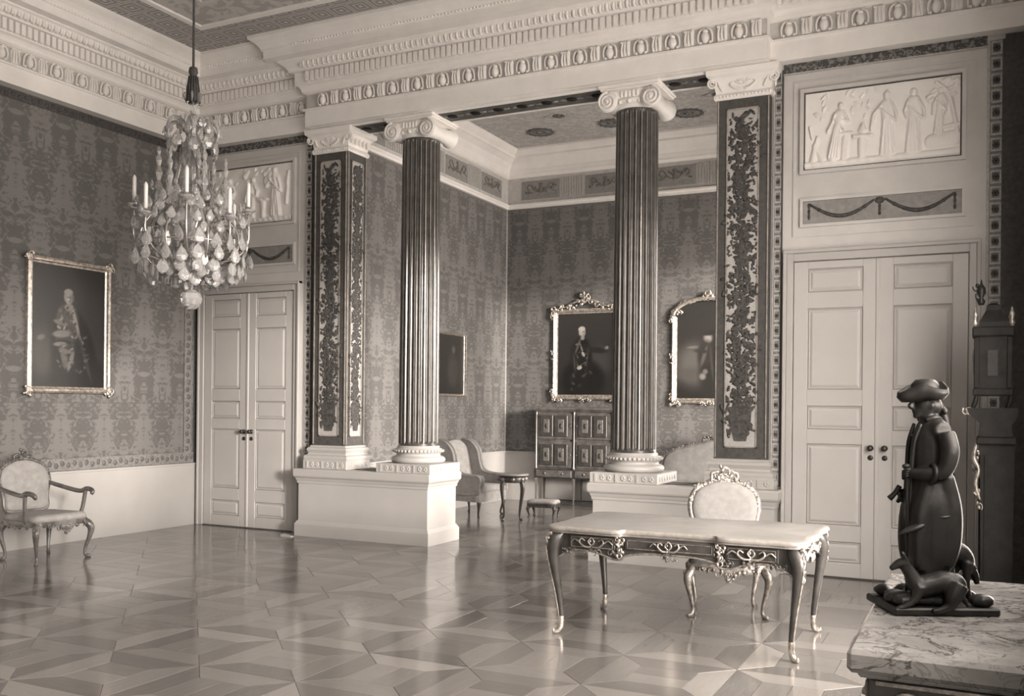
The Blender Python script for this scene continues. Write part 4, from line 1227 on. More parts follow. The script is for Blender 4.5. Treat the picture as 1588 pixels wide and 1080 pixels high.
def rococo_chair(label, loc, rz, W=.60, D=.54, sh=.44, bt=1.03, crest=.15, arms=False, fm=None, um=None, cat='chair', name='carved_chair', W2=None, tilt=.14):
    """carved side chair or armchair, facing local -y"""
    fm = fm or GILTD; um = um or UPH
    t = thing(name, label, cat, loc, rz); hw, hd = W/2, D/2; bw = (W2 or W*.92)/2
    for sx_ in (-1, 1):
        for sy_ in (-1, 1):
            m = MB(); s = (sx_*(hw - .035) if sy_ < 0 else sx_*(hw - .07), sy_*(hd - .04))
            cabriole(m, s[0], s[1], sh - .07, sx_*.75, sy_*.75, .027, .055 if sy_ < 0 else .045)
            if sy_ < 0: carve(m, [(s[0] + sx_*.045, s[1] - .04, sh - .12)], .022, 5)
            m.build('leg', fm, t)
    # seat rail and upholstered seat
    out = smooth_closed([(-hw, -hd*.8), (-hw*.6, -hd*1.03), (0, -hd*1.08), (hw*.6, -hd*1.03), (hw, -hd*.8), (hw*.93, .1*hd), (hw*.84, hd*.9), (0, hd), (-hw*.84, hd*.9), (-hw*.93, .1*hd)], 5)
    m = MB(); m.prism(out, sh - .085, sh - .03, 'z', sm=False)
    R_ = m.build('seat_rail', fm, t)
    m = MB()
    carve(m, [(q*hw*.28, -hd*1.06, sh - .095 - .02*math.cos(q*1.5)) for q in (-2.4, -1.6, -.8, 0, .8, 1.6, 2.4)], .026, 21)
    carve(m, [(-.03, -hd*1.08, sh - .125), (.03, -hd*1.08, sh - .125), (0, -hd*1.08, sh - .145)], .024, 22)
    m.build('apron_carving', fm, R_)
    m = MB()
    for sx_ in (-1, 1): carve(m, [(sx_*hw*.97, q, sh - .09) for q in (-.15, -.05, .05, .14)], .02, 23, flat=.6)
    m.build('side_carving', fm, R_)
    m = MB(); pad(m, [(a*.98, b*.98) for a, b in out], lambda a, b, h: (a, b, sh - .032 + h), .075); m.build('seat', um, t)
    # back
    z0, z1 = sh + .05, bt
    bo = smooth_closed([(-bw*.78, z0), (0, z0 - .012), (bw*.78, z0), (bw*.86, z0 + (z1 - z0)*.28), (bw, z0 + (z1 - z0)*.62), (bw*.86, z0 + (z1 - z0)*.88), (bw*.45, z1 + .01), (0, z1 + .035), (-bw*.45, z1 + .01), (-bw*.86, z0 + (z1 - z0)*.88), (-bw, z0 + (z1 - z0)*.62), (-bw*.86, z0 + (z1 - z0)*.28)], 6)
    f3 = lambda a, b, h: (a, hd - .03 + (b - sh)*tilt - h, b)
    m = MB(); m.tube([f3(a, b, 0) for a, b in bo], .024, 8, closed=True, up=(0, 1, 0)); B_ = m.build('back_frame', fm, t)
    m = MB(); pad(m, [(a*.97, (z0 + z1)/2 + (b - (z0 + z1)/2)*.97) for a, b in bo][::-1], lambda a, b, h: f3(a, b, h - .005), .05); m.build('backrest', um, t)
    m = MB(); pad(m, [(a*.97, (z0 + z1)/2 + (b - (z0 + z1)/2)*.97) for a, b in bo], lambda a, b, h: f3(a, b, -h), .02); m.build('back_lining', um, t)
    m = MB(); q = f3(0, z1 + .03, .015)
    carve(m, [(-.07, q[1], z1 + .04), (0, q[1], z1 + .04), (.07, q[1], z1 + .04), (-.04, q[1], z1 + crest*.55), (.04, q[1], z1 + crest*.55), (0, q[1], z1 + crest*.8), (0, q[1] + .01, z1 + crest*.4)], .038, 25)
    for s in (-1, 1):
        stube(m, [(s*.05, q[1], z1 + crest*.75, .013), (s*.105, q[1], z1 + crest*.62, .016), (s*.10, q[1], z1 + crest*.25, .014), (s*.05, q[1], z1 + .03, .012)], 5, 7)
    m.build('crest_carving', fm, B_)
    for s in (-1, 1):
        m = MB(); carve(m, [f3(s*bw*a, z0 + (z1 - z0)*b, .015) for a, b in ((.98, .62), (.955, .70), (.93, .78), (.87, .86), (.80, .93), (.71, .96), (.62, .99), (.52, 1.01), (.42, 1.03))], .022, 27)
        m.build('frame_carving', fm, B_)
    if arms:
        for s in (-1, 1):
            zb = sh + .30; yb = f3(0, zb, 0)[1]
            m = MB()
            stube(m, [(s*bw*.95, yb, zb + .03, .022), (s*(bw + .03), yb - .10, zb - .005, .024), (s*(hw + .02), -hd*.30, zb - .055, .024), (s*(hw + .035), -hd*.62, zb - .03, .026), (s*(hw + .03), -hd*.88, zb - .035, .027), (s*(hw + .02), -hd*1.0, zb - .06, .024), (s*(hw + .01), -hd*.98, zb - .085, .016)], 6, 8)
            A_ = m.build('arm', fm, t)
            m = MB(); stube(m, [(s*(hw - .02), -hd*.42, sh - .05, .022), (s*(hw + .02), -hd*.50, sh + .06, .020), (s*(hw + .035), -hd*.58, zb - .06, .022), (s*(hw + .03), -hd*.60, zb - .03, .02)], 6, 8); m.build('arm_support', fm, A_)
    return t
rococo_chair('carved chair with pale oval back behind the writing desk', (7.92, -2.12, 0), .30, .62, .52, .46, 1.03, .14)
rococo_chair('carved armchair with grey upholstery against the damask wall under the large portrait', (.83, -3.02, 0), PI/2, .66, .62, .46, 1.02, .12, True, WALNUT, UPHG, 'armchair', 'carved_armchair')

# ---- writing desk
def desk():
    t = thing('writing_desk', 'large writing desk with pale shaped top, dark carved apron and gilt mounts', 'desk', (7.845, -2.98, 0), 0); t.scale = (.94, 1, 1)
    q = [(1.005, 0), (.985, .16), (.985, .33), (1.0, .46), (.965, .535), (.89, .565), (.78, .56), (.58, .568), (.44, .57), (.37, .55), (.33, .52), (0, .505)]
    half = q + [(-a, b) for a, b in q[-2::-1]]
    out = half + [(a, -b) for a, b in half[-2:0:-1]]
    out = smooth_closed(out, 3)
    ins = lambda k: [(a*(1 - k/abs(1.0)), b*(1 - k/.56)) for a, b in out]
    m = MB(); m.prism([(a*.985, b*.97) for a, b in out], .755, .772, 'z'); n0 = len(out)
    rings = [(1.0, .772), (1.006, .782), (1.0, .798), (.985, .803), (.955, .803)]
    v = []; f = []
    for s, z in rings: v += [(a*s, b*(1 - (1 - s)*1.7), z) for a, b in out]
    for r in range(len(rings) - 1):
        for k in range(n0): f.append((r*n0 + k, r*n0 + (k+1) % n0, (r+1)*n0 + (k+1) % n0, (r+1)*n0 + k))
    m.add(v, f, True)
    T_ = m.build('desk_top_rim', RIM, t)
    m = MB(); m.prism([(a*.957, b*.93) for a, b in out], .775, .8025, 'z'); m.build('desk_top', LEATHER, t)
    # apron carcass with arched lower edges
    fr = [(-.90, .755), (.90, .755), (.90, .565), (.84, .60), (.72, .635), (.58, .625), (.47, .59), (.38, .585), (.34, .615), (.2, .64), (0, .645), (-.2, .64), (-.34, .615), (-.38, .585), (-.47, .59), (-.58, .625), (-.72, .635), (-.84, .60), (-.90, .565)]
    m = MB()
    for s in (-1, 1):
        m.prism(fr, s*.50, s*.455, 'y')
    sd = [(-.48, .755), (.48, .755), (.48, .57), (.40, .605), (.24, .63), (.10, .605), (0, .59), (-.10, .605), (-.24, .63), (-.40, .605), (-.48, .57)]
    for s in (-1, 1): m.prism(sd, s*.935, s*.89, 'x')
    m.box(-.9, .9, -.46, .46, .66, .755)
    m.build('apron', DARKWOOD, t)
    for s in (-1, 1):
        g = MB(); g.tube([(a, s*.503, b) for a, b in bez(fr[2:], 3)], .008, 6); g.build('apron_moulding', GILTD, t)
        for k, xq in enumerate((-.80, -.60, -.42, 0, .42, .60, .80)):
            g = MB(); carve(g, [(xq + dx, s*.505, .622 + .012*abs(dx)*10) for dx in (-.04, 0, .04)], .020, 50 + k); g.build('apron_carving', WALNUT, t)
    for s in (-1, 1):                                    # both long sides carry three drawer fronts
        for x0, x1, z0 in ((-.80, -.42, .645), (-.345, .345, .66), (.42, .80, .645)):
            d = MB(); d.cbox(x0, x1, -.014, .0, z0, .742, .006)
            for a, b, c, e_ in ((x0 + .02, x1 - .02, .728, .732), (x0 + .02, x1 - .02, z0 + .012, z0 + .016)): d.box(a, b, -.018, 0, c, e_, 1)
            for a in (x0 + .02, x1 - .024): d.box(a, a + .004, -.018, 0, z0 + .012, .732, 1)
            M_ = Matrix.Translation((0, s*.50, 0)) @ (Matrix.Identity(4) if s < 0 else Matrix.Rotation(PI, 4, 'Z'))
            D_ = d.xf(M_).build('drawer', [DARKWOOD, GILTD], t)
            h = MB(); xc = (x0 + x1)/2; zc = (z0 + .742)/2
            wv = .12 if x1 - x0 < .5 else .10
            for k in (-1, 1):
                stube(h, [(xc, -.026, zc - .03, .006), (xc + k*wv*.45, -.034, zc - .028, .008), (xc + k*wv*.8, -.03, zc + .0, .008), (xc + k*wv*.7, -.026, zc + .028, .006), (xc + k*wv*.45, -.024, zc + .012, .005)], 5, 6)
                stube(h, [(xc + k*wv*.8, -.026, zc, .006), (xc + k*wv*1.15, -.026, zc + .02, .006), (xc + k*wv*1.45, -.024, zc - .005, .004)], 5, 6)
                stube(h, [(xc, -.026, zc - .02, .006), (xc + k*.025, -.03, zc + .01, .007), (xc, -.026, zc + .042, .004)], 5, 6)
            carve(h, [(xc, -.024, zc + .02), (xc, -.024, zc - .03)], .014, 4)
            h.xf(M_).build('gilt_handle', GILT if x0 > .4 or s > 0 else GILTD, D_)
        for xq in (-.385, .385):
            h = MB(); carve(h, [(0, -.01, .70), (0, -.012, .66), (0, -.012, .62), (-.015, -.01, .73), (.015, -.01, .73)], .022, 31)
            h.xf(Matrix.Translation((xq, s*.50, 0)) @ (Matrix.Identity(4) if s < 0 else Matrix.Rotation(PI, 4, 'Z'))).build('gilt_mount', GILT, t)
    for sx_ in (-1, 1):
        h = MB(); M_ = Matrix.Translation((sx_*.935, 0, 0)) @ Matrix.Rotation(sx_*PI/2, 4, 'Z')
        carve(h, [(q_*.07, -.012, .69 + .02*math.cos(q_)) for q_ in np.linspace(-4.5, 4.5, 19)], .024, 33); h.xf(M_).build('gilt_mount', GILT, t)
        h = MB(); carve(h, [(0, -.015, .63), (-.025, -.012, .635), (.025, -.012, .635), (-.05, -.012, .64), (.05, -.012, .64)], .024, 34); h.xf(M_).build('gilt_mount', GILT, t)
        for sy_ in (-1, 1):
            x, y = sx_*.885, sy_*.46
            P = [(x, y, .756, .052), (x + sx_*.035, y + sy_*.03, .70, .060), (x + sx_*.055, y + sy_*.045, .62, .052), (x + sx_*.045, y + sy_*.035, .50, .040), (x + sx_*.02, y + sy_*.015, .32, .028), (x, y, .14, .021), (x + sx_*.004, y + sy_*.004, .05, .020), (x + sx_*.02, y + sy_*.016, .02, .019), (x + sx_*.04, y + sy_*.03, .012, .012)]
            m = MB(); stube(m, P, 6, 10, up=(1, 0, 0)); L = m.build('leg', DARKWOOD, t)
            g = MB()                                     # gilt corner mount and edge line, foot shoe
            carve(g, [(x + sx_*.075, y + sy_*.065, z) for z in (.735, .70, .665, .63, .595, .56)], .024, 35)
            edge = bez([(p[0] + sx_*p[3]*.74, p[1] + sy_*p[3]*.70, p[2]) for p in P[2:7]], 6)
            g.tube(edge, .007, 6)
            g.build('corner_mount', GILT, L)
            g = MB(); stube(g, [(x, y, .13, .023), (x + sx_*.003, y + sy_*.003, .05, .024), (x + sx_*.02, y + sy_*.016, .021, .022), (x + sx_*.045, y + sy_*.034, .014, .016), (x + sx_*.05, y + sy_*.038, .035, .008)], 5, 8, up=(1, 0, 0)); g.build('foot_mount', GILT, L)
    return t
desk()

# ---- alcove: wing chair, small table, stool, cabinet, settee
def wing_chair():
    t = thing('wing_chair', 'grey upholstered wing chair with loose cushion beside the small round table', 'armchair', (2.80, 2.95, 0), PI/2 - .12)
    hw, hd = .36, .36
    for sx_ in (-1, 1):
        for sy_ in (-1, 1):
            m = MB(); cabriole(m, sx_*(hw - .06), sy_*(hd - .06), .27, sx_*.7, sy_*.7, .026, .045); m.build('leg', DARKWOOD, t)
    m = MB(); o_ = smooth_closed([(-hw, -hd), (0, -hd*1.06), (hw, -hd), (hw*1.0, 0), (hw*.92, hd), (0, hd*1.02), (-hw*.92, hd), (-hw*1.0, 0)], 5)
    m.prism(o_, .235, .38, 'z'); m.build('seat_frame', UPHG, t)
    m = MB(); pad(m, [(a*.80, b*.92 - .02) for a, b in o_], lambda a, b, h: (a, b, .375 + h), .11); m.build('seat_cushion', UPHG, t)
    # back
    bo = smooth_closed([(-.27, .40), (0, .39), (.27, .40), (.29, .75), (.27, 1.02), (.15, 1.13), (0, 1.15), (-.15, 1.13), (-.27, 1.02), (-.29, .75)], 5)
    f3 = lambda a, b, h: (a, hd - .10 + (b - .4)*.20 - h, b)
    m = MB(); pad(m, bo[::-1], lambda a, b, h: f3(a, b, h), .08); pad(m, bo, lambda a, b, h: f3(a, b, -h), .07); m.build('backrest', UPHG, t)
    for s in (-1, 1):
        # wing and arm as one padded panel in profile
        pr = [(hd*.78, .40), (hd*.9, .75), (hd*1.25, 1.10), (hd*1.05, 1.14), (hd*.72, 1.10), (hd*.42, .98), (hd*.30, .80), (hd*.10, .66), (-hd*.5, .62), (-hd*.92, .615), (-hd*1.05, .56), (-hd*.98, .45), (-hd*.92, .36), (0, .34)]
        P_ = smooth_closed(pr, 4)
        m = MB(); xc = s*.33
        m.prism(P_, xc - .05, xc + .05, 'x')
        for xx in (xc - .04, xc + .04): m.tube([(xx, a, b) for a, b in P_], .022, 7, closed=True, up=(1, 0, 0))
        W_ = m.build('wing_and_arm', UPHG, t)
        g = MB(); g.ell((s*.335, -hd*.98, .54), (.05, .025, .085), 10, 8); g.build('arm_front', UPH, W_)
        e_ = MB(); c_ = bez([(s*.335, a, b) for a, b in pr[2:11]], 5); e_.tube(c_, .012, 6); e_.build('piping', UPH, W_)
    return t
wing_chair()

def round_table():
    t = thing('side_table', 'small round table with slim dark curved legs between wing chair and footstool', 'table', (3.63, 2.60, 0), .5)
    m = MB(); m.lathe([(.20, .655), (.235, .66), (.245, .672), (.24, .684), (.20, .688)], 32); m.build('table_top', LEATHER, t)
    m = MB(); m.lathe([(.185, .56), (.195, .58), (.20, .655), (.19, .656)], 28); m.build('apron', DARKWOOD, t)
    for k in range(4):
        a = PI/4 + k*PI/2; m = MB()
        cabriole(m, .165*math.cos(a), .165*math.sin(a), .60, math.cos(a), math.sin(a), .020, .05); m.build('leg', DARKWOOD, t)
    m = MB()
    for k in range(8):
        a = k*PI/4; m.ell((.198*math.cos(a), .198*math.sin(a), .61), (.03, .03, .03), 6, 5)
    m.build("gilt_mounts", GILTD, t)
round_table()
def footstool():
    t = thing('footstool', 'low upholstered footstool with dark legs in front of the inlaid cabinet', 'footstool', (3.86, 3.22, 0), .15)
    o_ = smooth_closed([(-.21, -.16), (0, -.17), (.21, -.16), (.22, 0), (.21, .16), (0, .17), (-.21, .16), (-.22, 0)], 4)
    m = MB(); pad(m, o_, lambda a, b, h: (a, b, .21 + h), .055); m.build('cushion', UPHG, t)
    m = MB(); m.prism(o_, .155, .212, 'z'); m.build('stool_frame', DARKWOOD, t)
    for sx_ in (-1, 1):
        for sy_ in (-1, 1):
            m = MB(); cabriole(m, sx_*.185, sy_*.135, .165, sx_*.7, sy_*.7, .020, .03); m.build('leg', DARKWOOD, t)
footstool()
def cabinet():
    X0, X1, Y0, Y1 = 2.90, 4.34, 4.97, 5.36; W = X1 - X0; D = Y1 - Y0
    t = thing('inlaid_cabinet', 'dark inlaid cabinet with geometric panels raised on slim legs', 'cabinet', ((X0 + X1)/2, Y0, 0))
    hw = W/2
    m = MB(); m.cbox(-hw, hw, .02, D, .60, 1.60, .006); m.build('carcass', WALNUT, t)
    m = MB(); m.cbox(-hw - .03, hw + .03, -.03, D + .02, 1.615, 1.655, .01); m.cbox(-hw - .012, hw + .012, -.012, D + .005, 1.595, 1.616, .005); m.build('cornice_top', WALNUT, t)
    m = MB(); m.cbox(-hw - .02, hw + .02, -.02, D, .45, .60, .01); m.build('stand_frieze', DARKWOOD, t)
    for x in (-hw + .02, 0, hw - .02):
        m = MB(); m.lathe([(.022, .60), (.026, .62), (.018, .66), (.018, 1.52), (.026, 1.56), (.022, 1.60)], 12, (x, .0, 0)); m.build('pilaster', BRASS, t)
    for i in range(2):
        for j in range(2):
            xa = -hw + .05 + i*(hw - .01); xb = xa + hw - .09; za = .63 + j*.49; zb = za + .45
            d = MB(); d.cbox(xa, xb, 0, .03, za, zb, .006)
            D_ = d.build('door', WALNUT, t)
            n = 2
            for k in range(n):
                a = xa + .045 + k*(xb - xa - .09)/n; b = a + (xb - xa - .09)/n - .03
                p = MB()
                for w_, dd, mi in ((0, .018, 1), (.028, .010, 0), (.065, .022, 2)):
                    p.cbox(a + w_, b - w_, -dd, .0, za + .045 + w_, zb - .045 - w_, .006, mi)
                p.ell(((a + b)/2, -.022, (za + zb)/2), (.03, .008, .05), 10, 5, mi=1)
                p.build('inlaid_panel', [WALNUT, DARKWOOD, MARQ], D_)
            h = MB(); h.ell(((xb - .015) if i == 0 else (xa + .015), -.012, (za + zb)/2), (.012, .014, .012), 8, 6); h.build('knob', BRASS, D_)
    for i in range(2):
        xa = -hw + .03 + i*hw; xb = xa + hw - .06
        d = MB(); d.cbox(xa, xb, -.03, -.01, .47, .585, .006)
        for q in (.25, .75): d.lathe([(.001, 0), (.022, .002), (.018, .010), (.001, .012)], 12)
        d = MB(); d.cbox(xa, xb, -.032, -.012, .47, .585, .006); D_ = d.build('drawer', WALNUT, t)
        for q in (.25, .75):
            h = MB(); h.ell((xa + (xb - xa)*q, -.036, .53), (.022, .012, .022), 10, 6); h.build('knob', BRASS, D_)
    for x in (-hw + .02, 0, hw - .02):
        for y in (.01, D - .04):
            m = MB(); m.lathe([(.014, 0), (.020, .01), (.018, .03), (.014, .05), (.020, .30), (.026, .40), (.03, .45)], 8, (x, y, 0), sm=False); m.build('leg', BRASS if y < .1 else DARKWOOD, t)
    m = MB(); m.box(-hw + .02, hw - .02, .0, .03, .035, .06); m.box(-hw + .02, hw - .02, D - .055, D - .03, .035, .06); m.build('stretcher', DARKWOOD, t)
cabinet()
def settee():
    t = thing('settee', 'settee with grey silk back and dark carved top rail beyond the second plinth', 'sofa', (6.15, 4.62, 0), 0)
    hw, hd = 1.0, .34
    for sx_ in (-1, 0, 1):
        for sy_ in (-1, 1):
            m = MB(); cabriole(m, sx_*(hw - .08), sy_*(hd - .05), .34, sx_*.7, sy_*.7, .028, .05); m.build('leg', WALNUT, t)
    o_ = smooth_closed([(-hw, -hd), (-hw*.5, -hd*1.06), (0, -hd*1.1), (hw*.5, -hd*1.06), (hw, -hd), (hw, hd), (0, hd), (-hw, hd)], 5)
    m = MB(); m.prism(o_, .33, .40, 'z'); m.build('seat_rail', WALNUT, t)
    m = MB(); pad(m, [(a*.98, b*.98) for a, b in o_], lambda a, b, h: (a, b, .395 + h), .09); m.build('seat', UPHD, t)
    bo = smooth_closed([(-hw*.93, .47), (0, .46), (hw*.93, .47), (hw*.98, .72), (hw*.90, .93), (hw*.55, 1.05), (.25, 1.13), (0, 1.17), (-.25, 1.13), (-hw*.55, 1.05), (-hw*.90, .93), (-hw*.98, .72)], 6)
    f3 = lambda a, b, h: (a, hd - .04 + (b - .45)*.12 - h, b)
    m = MB(); m.tube([f3(a, b, 0) for a, b in bo], .03, 8, closed=True, up=(0, 1, 0)); B_ = m.build('back_frame', WALNUT, t)
    m = MB(); pad(m, bo[::-1], lambda a, b, h: f3(a, b, h - .004), .06); pad(m, bo, lambda a, b, h: f3(a, b, -h), .02); m.build('backrest', UPHD, t)
    m = MB(); carve(m, [f3(q*.06, 1.19 + .06*math.exp(-q*q/3), .01) for q in range(-5, 6)], .04, 41)
    m.build('crest_carving', WALNUT, B_)
    for s in (-1, 1):
        m = MB(); carve(m, [f3(s*a*hw, b, .01) for a, b in ((.4, 1.09), (.48, 1.075), (.55, 1.06), (.63, 1.035), (.72, 1.01), (.80, .975), (.88, .94))], .03, 42); m.build('shoulder_carving', WALNUT, B_)
    for s in (-1, 1):
        m = MB(); stube(m, [(s*hw*.96, hd - .02, .72, .024), (s*(hw + .05), 0, .66, .026), (s*(hw + .05), -hd*.6, .66, .028), (s*(hw + .03), -hd*.85, .62, .022)], 6, 8)
        A_ = m.build('arm', WALNUT, t)
        m = MB(); stube(m, [(s*(hw - .03), -hd*.4, .39, .022), (s*(hw + .03), -hd*.5, .5, .02), (s*(hw + .05), -hd*.6, .65, .022)], 5, 8); m.build('arm_support', WALNUT, A_)
settee()

# ================================================================== chandelier
SILVER = pm('silvered_metal', 170, .25, metal=.7, var=.1, warm=.8)
def chandelier():
    CX, CY, ZB = 3.374, -3.5, 2.52
    t = thing('crystal_chandelier', 'large crystal chandelier with pale candles hanging from a dark tasselled cord', 'chandelier', (CX, CY, ZB), .3)
    m = MB(); m.tube([(0, 0, 2.17 - .02), (0, 0, 6.235 - ZB)], .011, 8); m.lathe([(.02, 0), (.07, .01), (.055, .04), (.02, .06)], 16, (0, 0, 6.235 - ZB - .06)); m.build('hanging_cord', CORD, t)
    m = MB(); m.lathe([(.012, 2.20), (.035, 2.19), (.042, 2.15), (.030, 2.12), (.034, 2.10), (.050, 2.0), (.058, 1.90), (.052, 1.885), (.01, 1.88)], 14)
    for k in range(14):
        a = 2*PI*k/14; m.tube([(.036*math.cos(a), .036*math.sin(a), 2.11), (.052*math.cos(a), .052*math.sin(a), 2.0), (.060*math.cos(a), .060*math.sin(a), 1.875)], .007, 5)
    m.build('tassel', CORD, t)
    m = MB(); m.lathe([(.006, 1.90), (.012, 1.86), (.03, 1.80), (.012, 1.76), (.02, 1.70), (.045, 1.60), (.05, 1.52), (.02, 1.46), (.03, 1.40), (.055, 1.30), (.06, 1.2), (.025, 1.10), (.03, 1.0), (.06, .90), (.065, .80), (.03, .70), (.035, .55), (.07, .42), (.05, .32), (.02, .24), (.012, .2)], 16)
    m.build('glass_stem', CRYSTAL, t)
    m = MB(); m.lathe([(.0015, 0), (.045, .01), (.085, .05), (.10, .095), (.085, .145), (.045, .18), (.015, .19), (.02, .21), (.006, .24)], 20, sm=False); m.build('bottom_ball', CRYSTAL, t)
    # metal cage: lower hoop, upper hoop, ribs
    m = MB()
    for r, z in ((.45, .58), (.17, .30), (.20, 1.02)):
        m.tube([(r*math.cos(a), r*math.sin(a), z) for a in np.linspace(0, 2*PI, 33)[:-1]], .008, 6, closed=True)
    for k in range(8):
        a = 2*PI*k/8; c, s = math.cos(a), math.sin(a)
        P = bez([(.03*c, .03*s, 1.62, 0), (.10*c, .10*s, 1.38, 0), (.20*c, .20*s, 1.02, 0), (.40*c, .40*s, .76, 0), (.45*c, .45*s, .58, 0), (.36*c, .36*s, .40, 0), (.17*c, .17*s, .30, 0), (.03*c, .03*s, .26, 0)], 5)
        m.tube([p[:3] for p in P], .009, 6)
    m.build('cage', SILVER, t)
    # candle arms
    for k in range(8):
        a = 2*PI*(k + .5)/8; c, s = math.cos(a), math.sin(a); R = .49; zc = .80 if k % 2 else .93
        m = MB(); stube(m, [(.05*c, .05*s, .50, .012), (.22*c, .22*s, .44, .011), (.40*c, .40*s, .50, .010), (R*c, R*s, .64, .010), (R*c, R*s, zc - .03, .011)], 6, 7)
        A_ = m.build('candle_arm', SILVER, t)
        m = MB(); m.lathe([(.012, zc - .04), (.03, zc - .03), (.065, zc - .01), (.068, zc), (.02, zc), (.018, zc + .03)], 14, (R*c, R*s, 0)); m.build('drip_pan', CRYSTAL, A_)
        m = MB(); m.lathe([(.017, zc + .005), (.017, zc + .235), (.012, zc + .245), (.002, zc + .262)], 12, (R*c, R*s, 0)); m.build('candle', WAX, A_)
    # drops
    def drop_mesh(w_, h, th):
        m = MB(); v = [(0, 0, 0)]; n = 8
        for z, k in ((-h*.30, .62), (-h*.62, 1.0), (-h*.86, .66)):
            for q in range(n):
                a = 2*PI*q/n; v.append((w_*k*math.cos(a), th*k*math.sin(a), z))
        v.append((0, 0, -h)); f = []
        for q in range(n): f.append((0, 1 + q, 1 + (q+1) % n)[::-1]); f.append((len(v)-1, 1 + 2*n + (q+1) % n, 1 + 2*n + q)[::-1])
        for r in range(2):
            for q in range(n): f.append((1 + r*n + q, 1 + (r+1)*n + q, 1 + (r+1)*n + (q+1) % n, 1 + r*n + (q+1) % n)[::-1])
        m.add(v, [q[::-1] for q in f]); return m.mesh('crystal_drop', CRYSTAL)
    big = drop_mesh(.054, .150, .018); mid = drop_mesh(.042, .115, .016); small = drop_mesh(.024, .065, .012)
    rn = random.Random(12); cnt = 0
    rows = [(.47, .66, 20, big), (.50, .52, 20, big), (.50, .84, 18, mid), (.45, .42, 20, big), (.40, .94, 14, mid), (.37, .38, 16, big), (.27, .36, 12, big), (.15, .35, 8, mid), (.26, 1.08, 12, mid), (.33, .70, 12, big), (.24, .56, 9, big), (.36, 1.14, 8, small), (.14, 1.36, 8, mid), (.18, .90, 8, big), (.10, 1.18, 7, mid), (.42, .78, 14, mid), (.45, .98, 12, mid), (.32, 1.0, 12, mid), (.20, 1.22, 9, mid), (.28, .40, 10, big), (.12, .70, 6, big)]
    for r, z, n, me in rows:
        for k in range(n):
            a = 2*PI*(k + rn.uniform(-.2, .2))/n; rr = r + rn.uniform(-.02, .02)
            obj('crystal_drop', me, t, (rr*math.cos(a), rr*math.sin(a), z + rn.uniform(-.03, .03)), (rn.uniform(-.1, .1), rn.uniform(-.1, .1), a + PI/2 + rn.uniform(-.6, .6))); cnt += 1
    # crown of curled glass leaves with drops
    for k in range(6):
        a = 2*PI*k/6; c, s = math.cos(a), math.sin(a); m = MB()
        stube(m, [(.02*c, .02*s, 1.52, .012), (.10*c, .10*s, 1.68, .015), (.20*c, .20*s, 1.70, .016), (.25*c, .25*s, 1.60, .013), (.23*c, .23*s, 1.50, .009)], 5, 7, flat=1.8)
        m.build('crown_leaf', CRYSTAL, t)
        obj('crystal_drop', big, t, (.225*c, .225*s, 1.53), (0, 0, a + PI/2))
        obj('crystal_drop', small, t, (.12*c, .12*s, 1.66), (0, 0, a + PI/2))
    for r, z, n, me in ((.20, 1.58, 9, big), (.13, 1.74, 8, mid), (.24, 1.66, 8, mid), (.09, 1.48, 6, big)):
        for k in range(n):
            a = 2*PI*(k + .4)/n; obj('crystal_drop', me, t, (r*math.cos(a), r*math.sin(a), z), (0, 0, a + PI/2 + rn.uniform(-.5, .5)))
    for k in range(5):
        a = 2*PI*k/5; obj('crystal_drop', mid, t, (.05*math.cos(a), .05*math.sin(a), 1.86), (PI, 0, a))
    # tall glass spires
    for k in range(6):
        a = 2*PI*(k + .3)/6; c, s = math.cos(a), math.sin(a); m = MB(); R = .29; z = .98 if k % 2 else .90
        m.lathe([(.012, z), (.035, z + .02), (.014, z + .06), (.04, z + .12), (.016, z + .18), (.034, z + .26), (.014, z + .31), (.028, z + .37), (.010, z + .41), (.020, z + .45), (.002, z + .49)], 8, (R*c, R*s, 0), sm=False)
        m.build('glass_spire', CRYSTAL, t)
    for k in range(3):                                   # frosted bulbs among the drops
        a = [4.6, 5.5, 3.6][k]; m = MB(); m.lathe([(.002, 0), (.02, .008), (.034, .04), (.03, .075), (.016, .11), (.014, .13)], 12, (.36*math.cos(a), .36*math.sin(a), [.52, .36, .60][k])); m.build('pear_bulb', WAX, t)
chandelier()

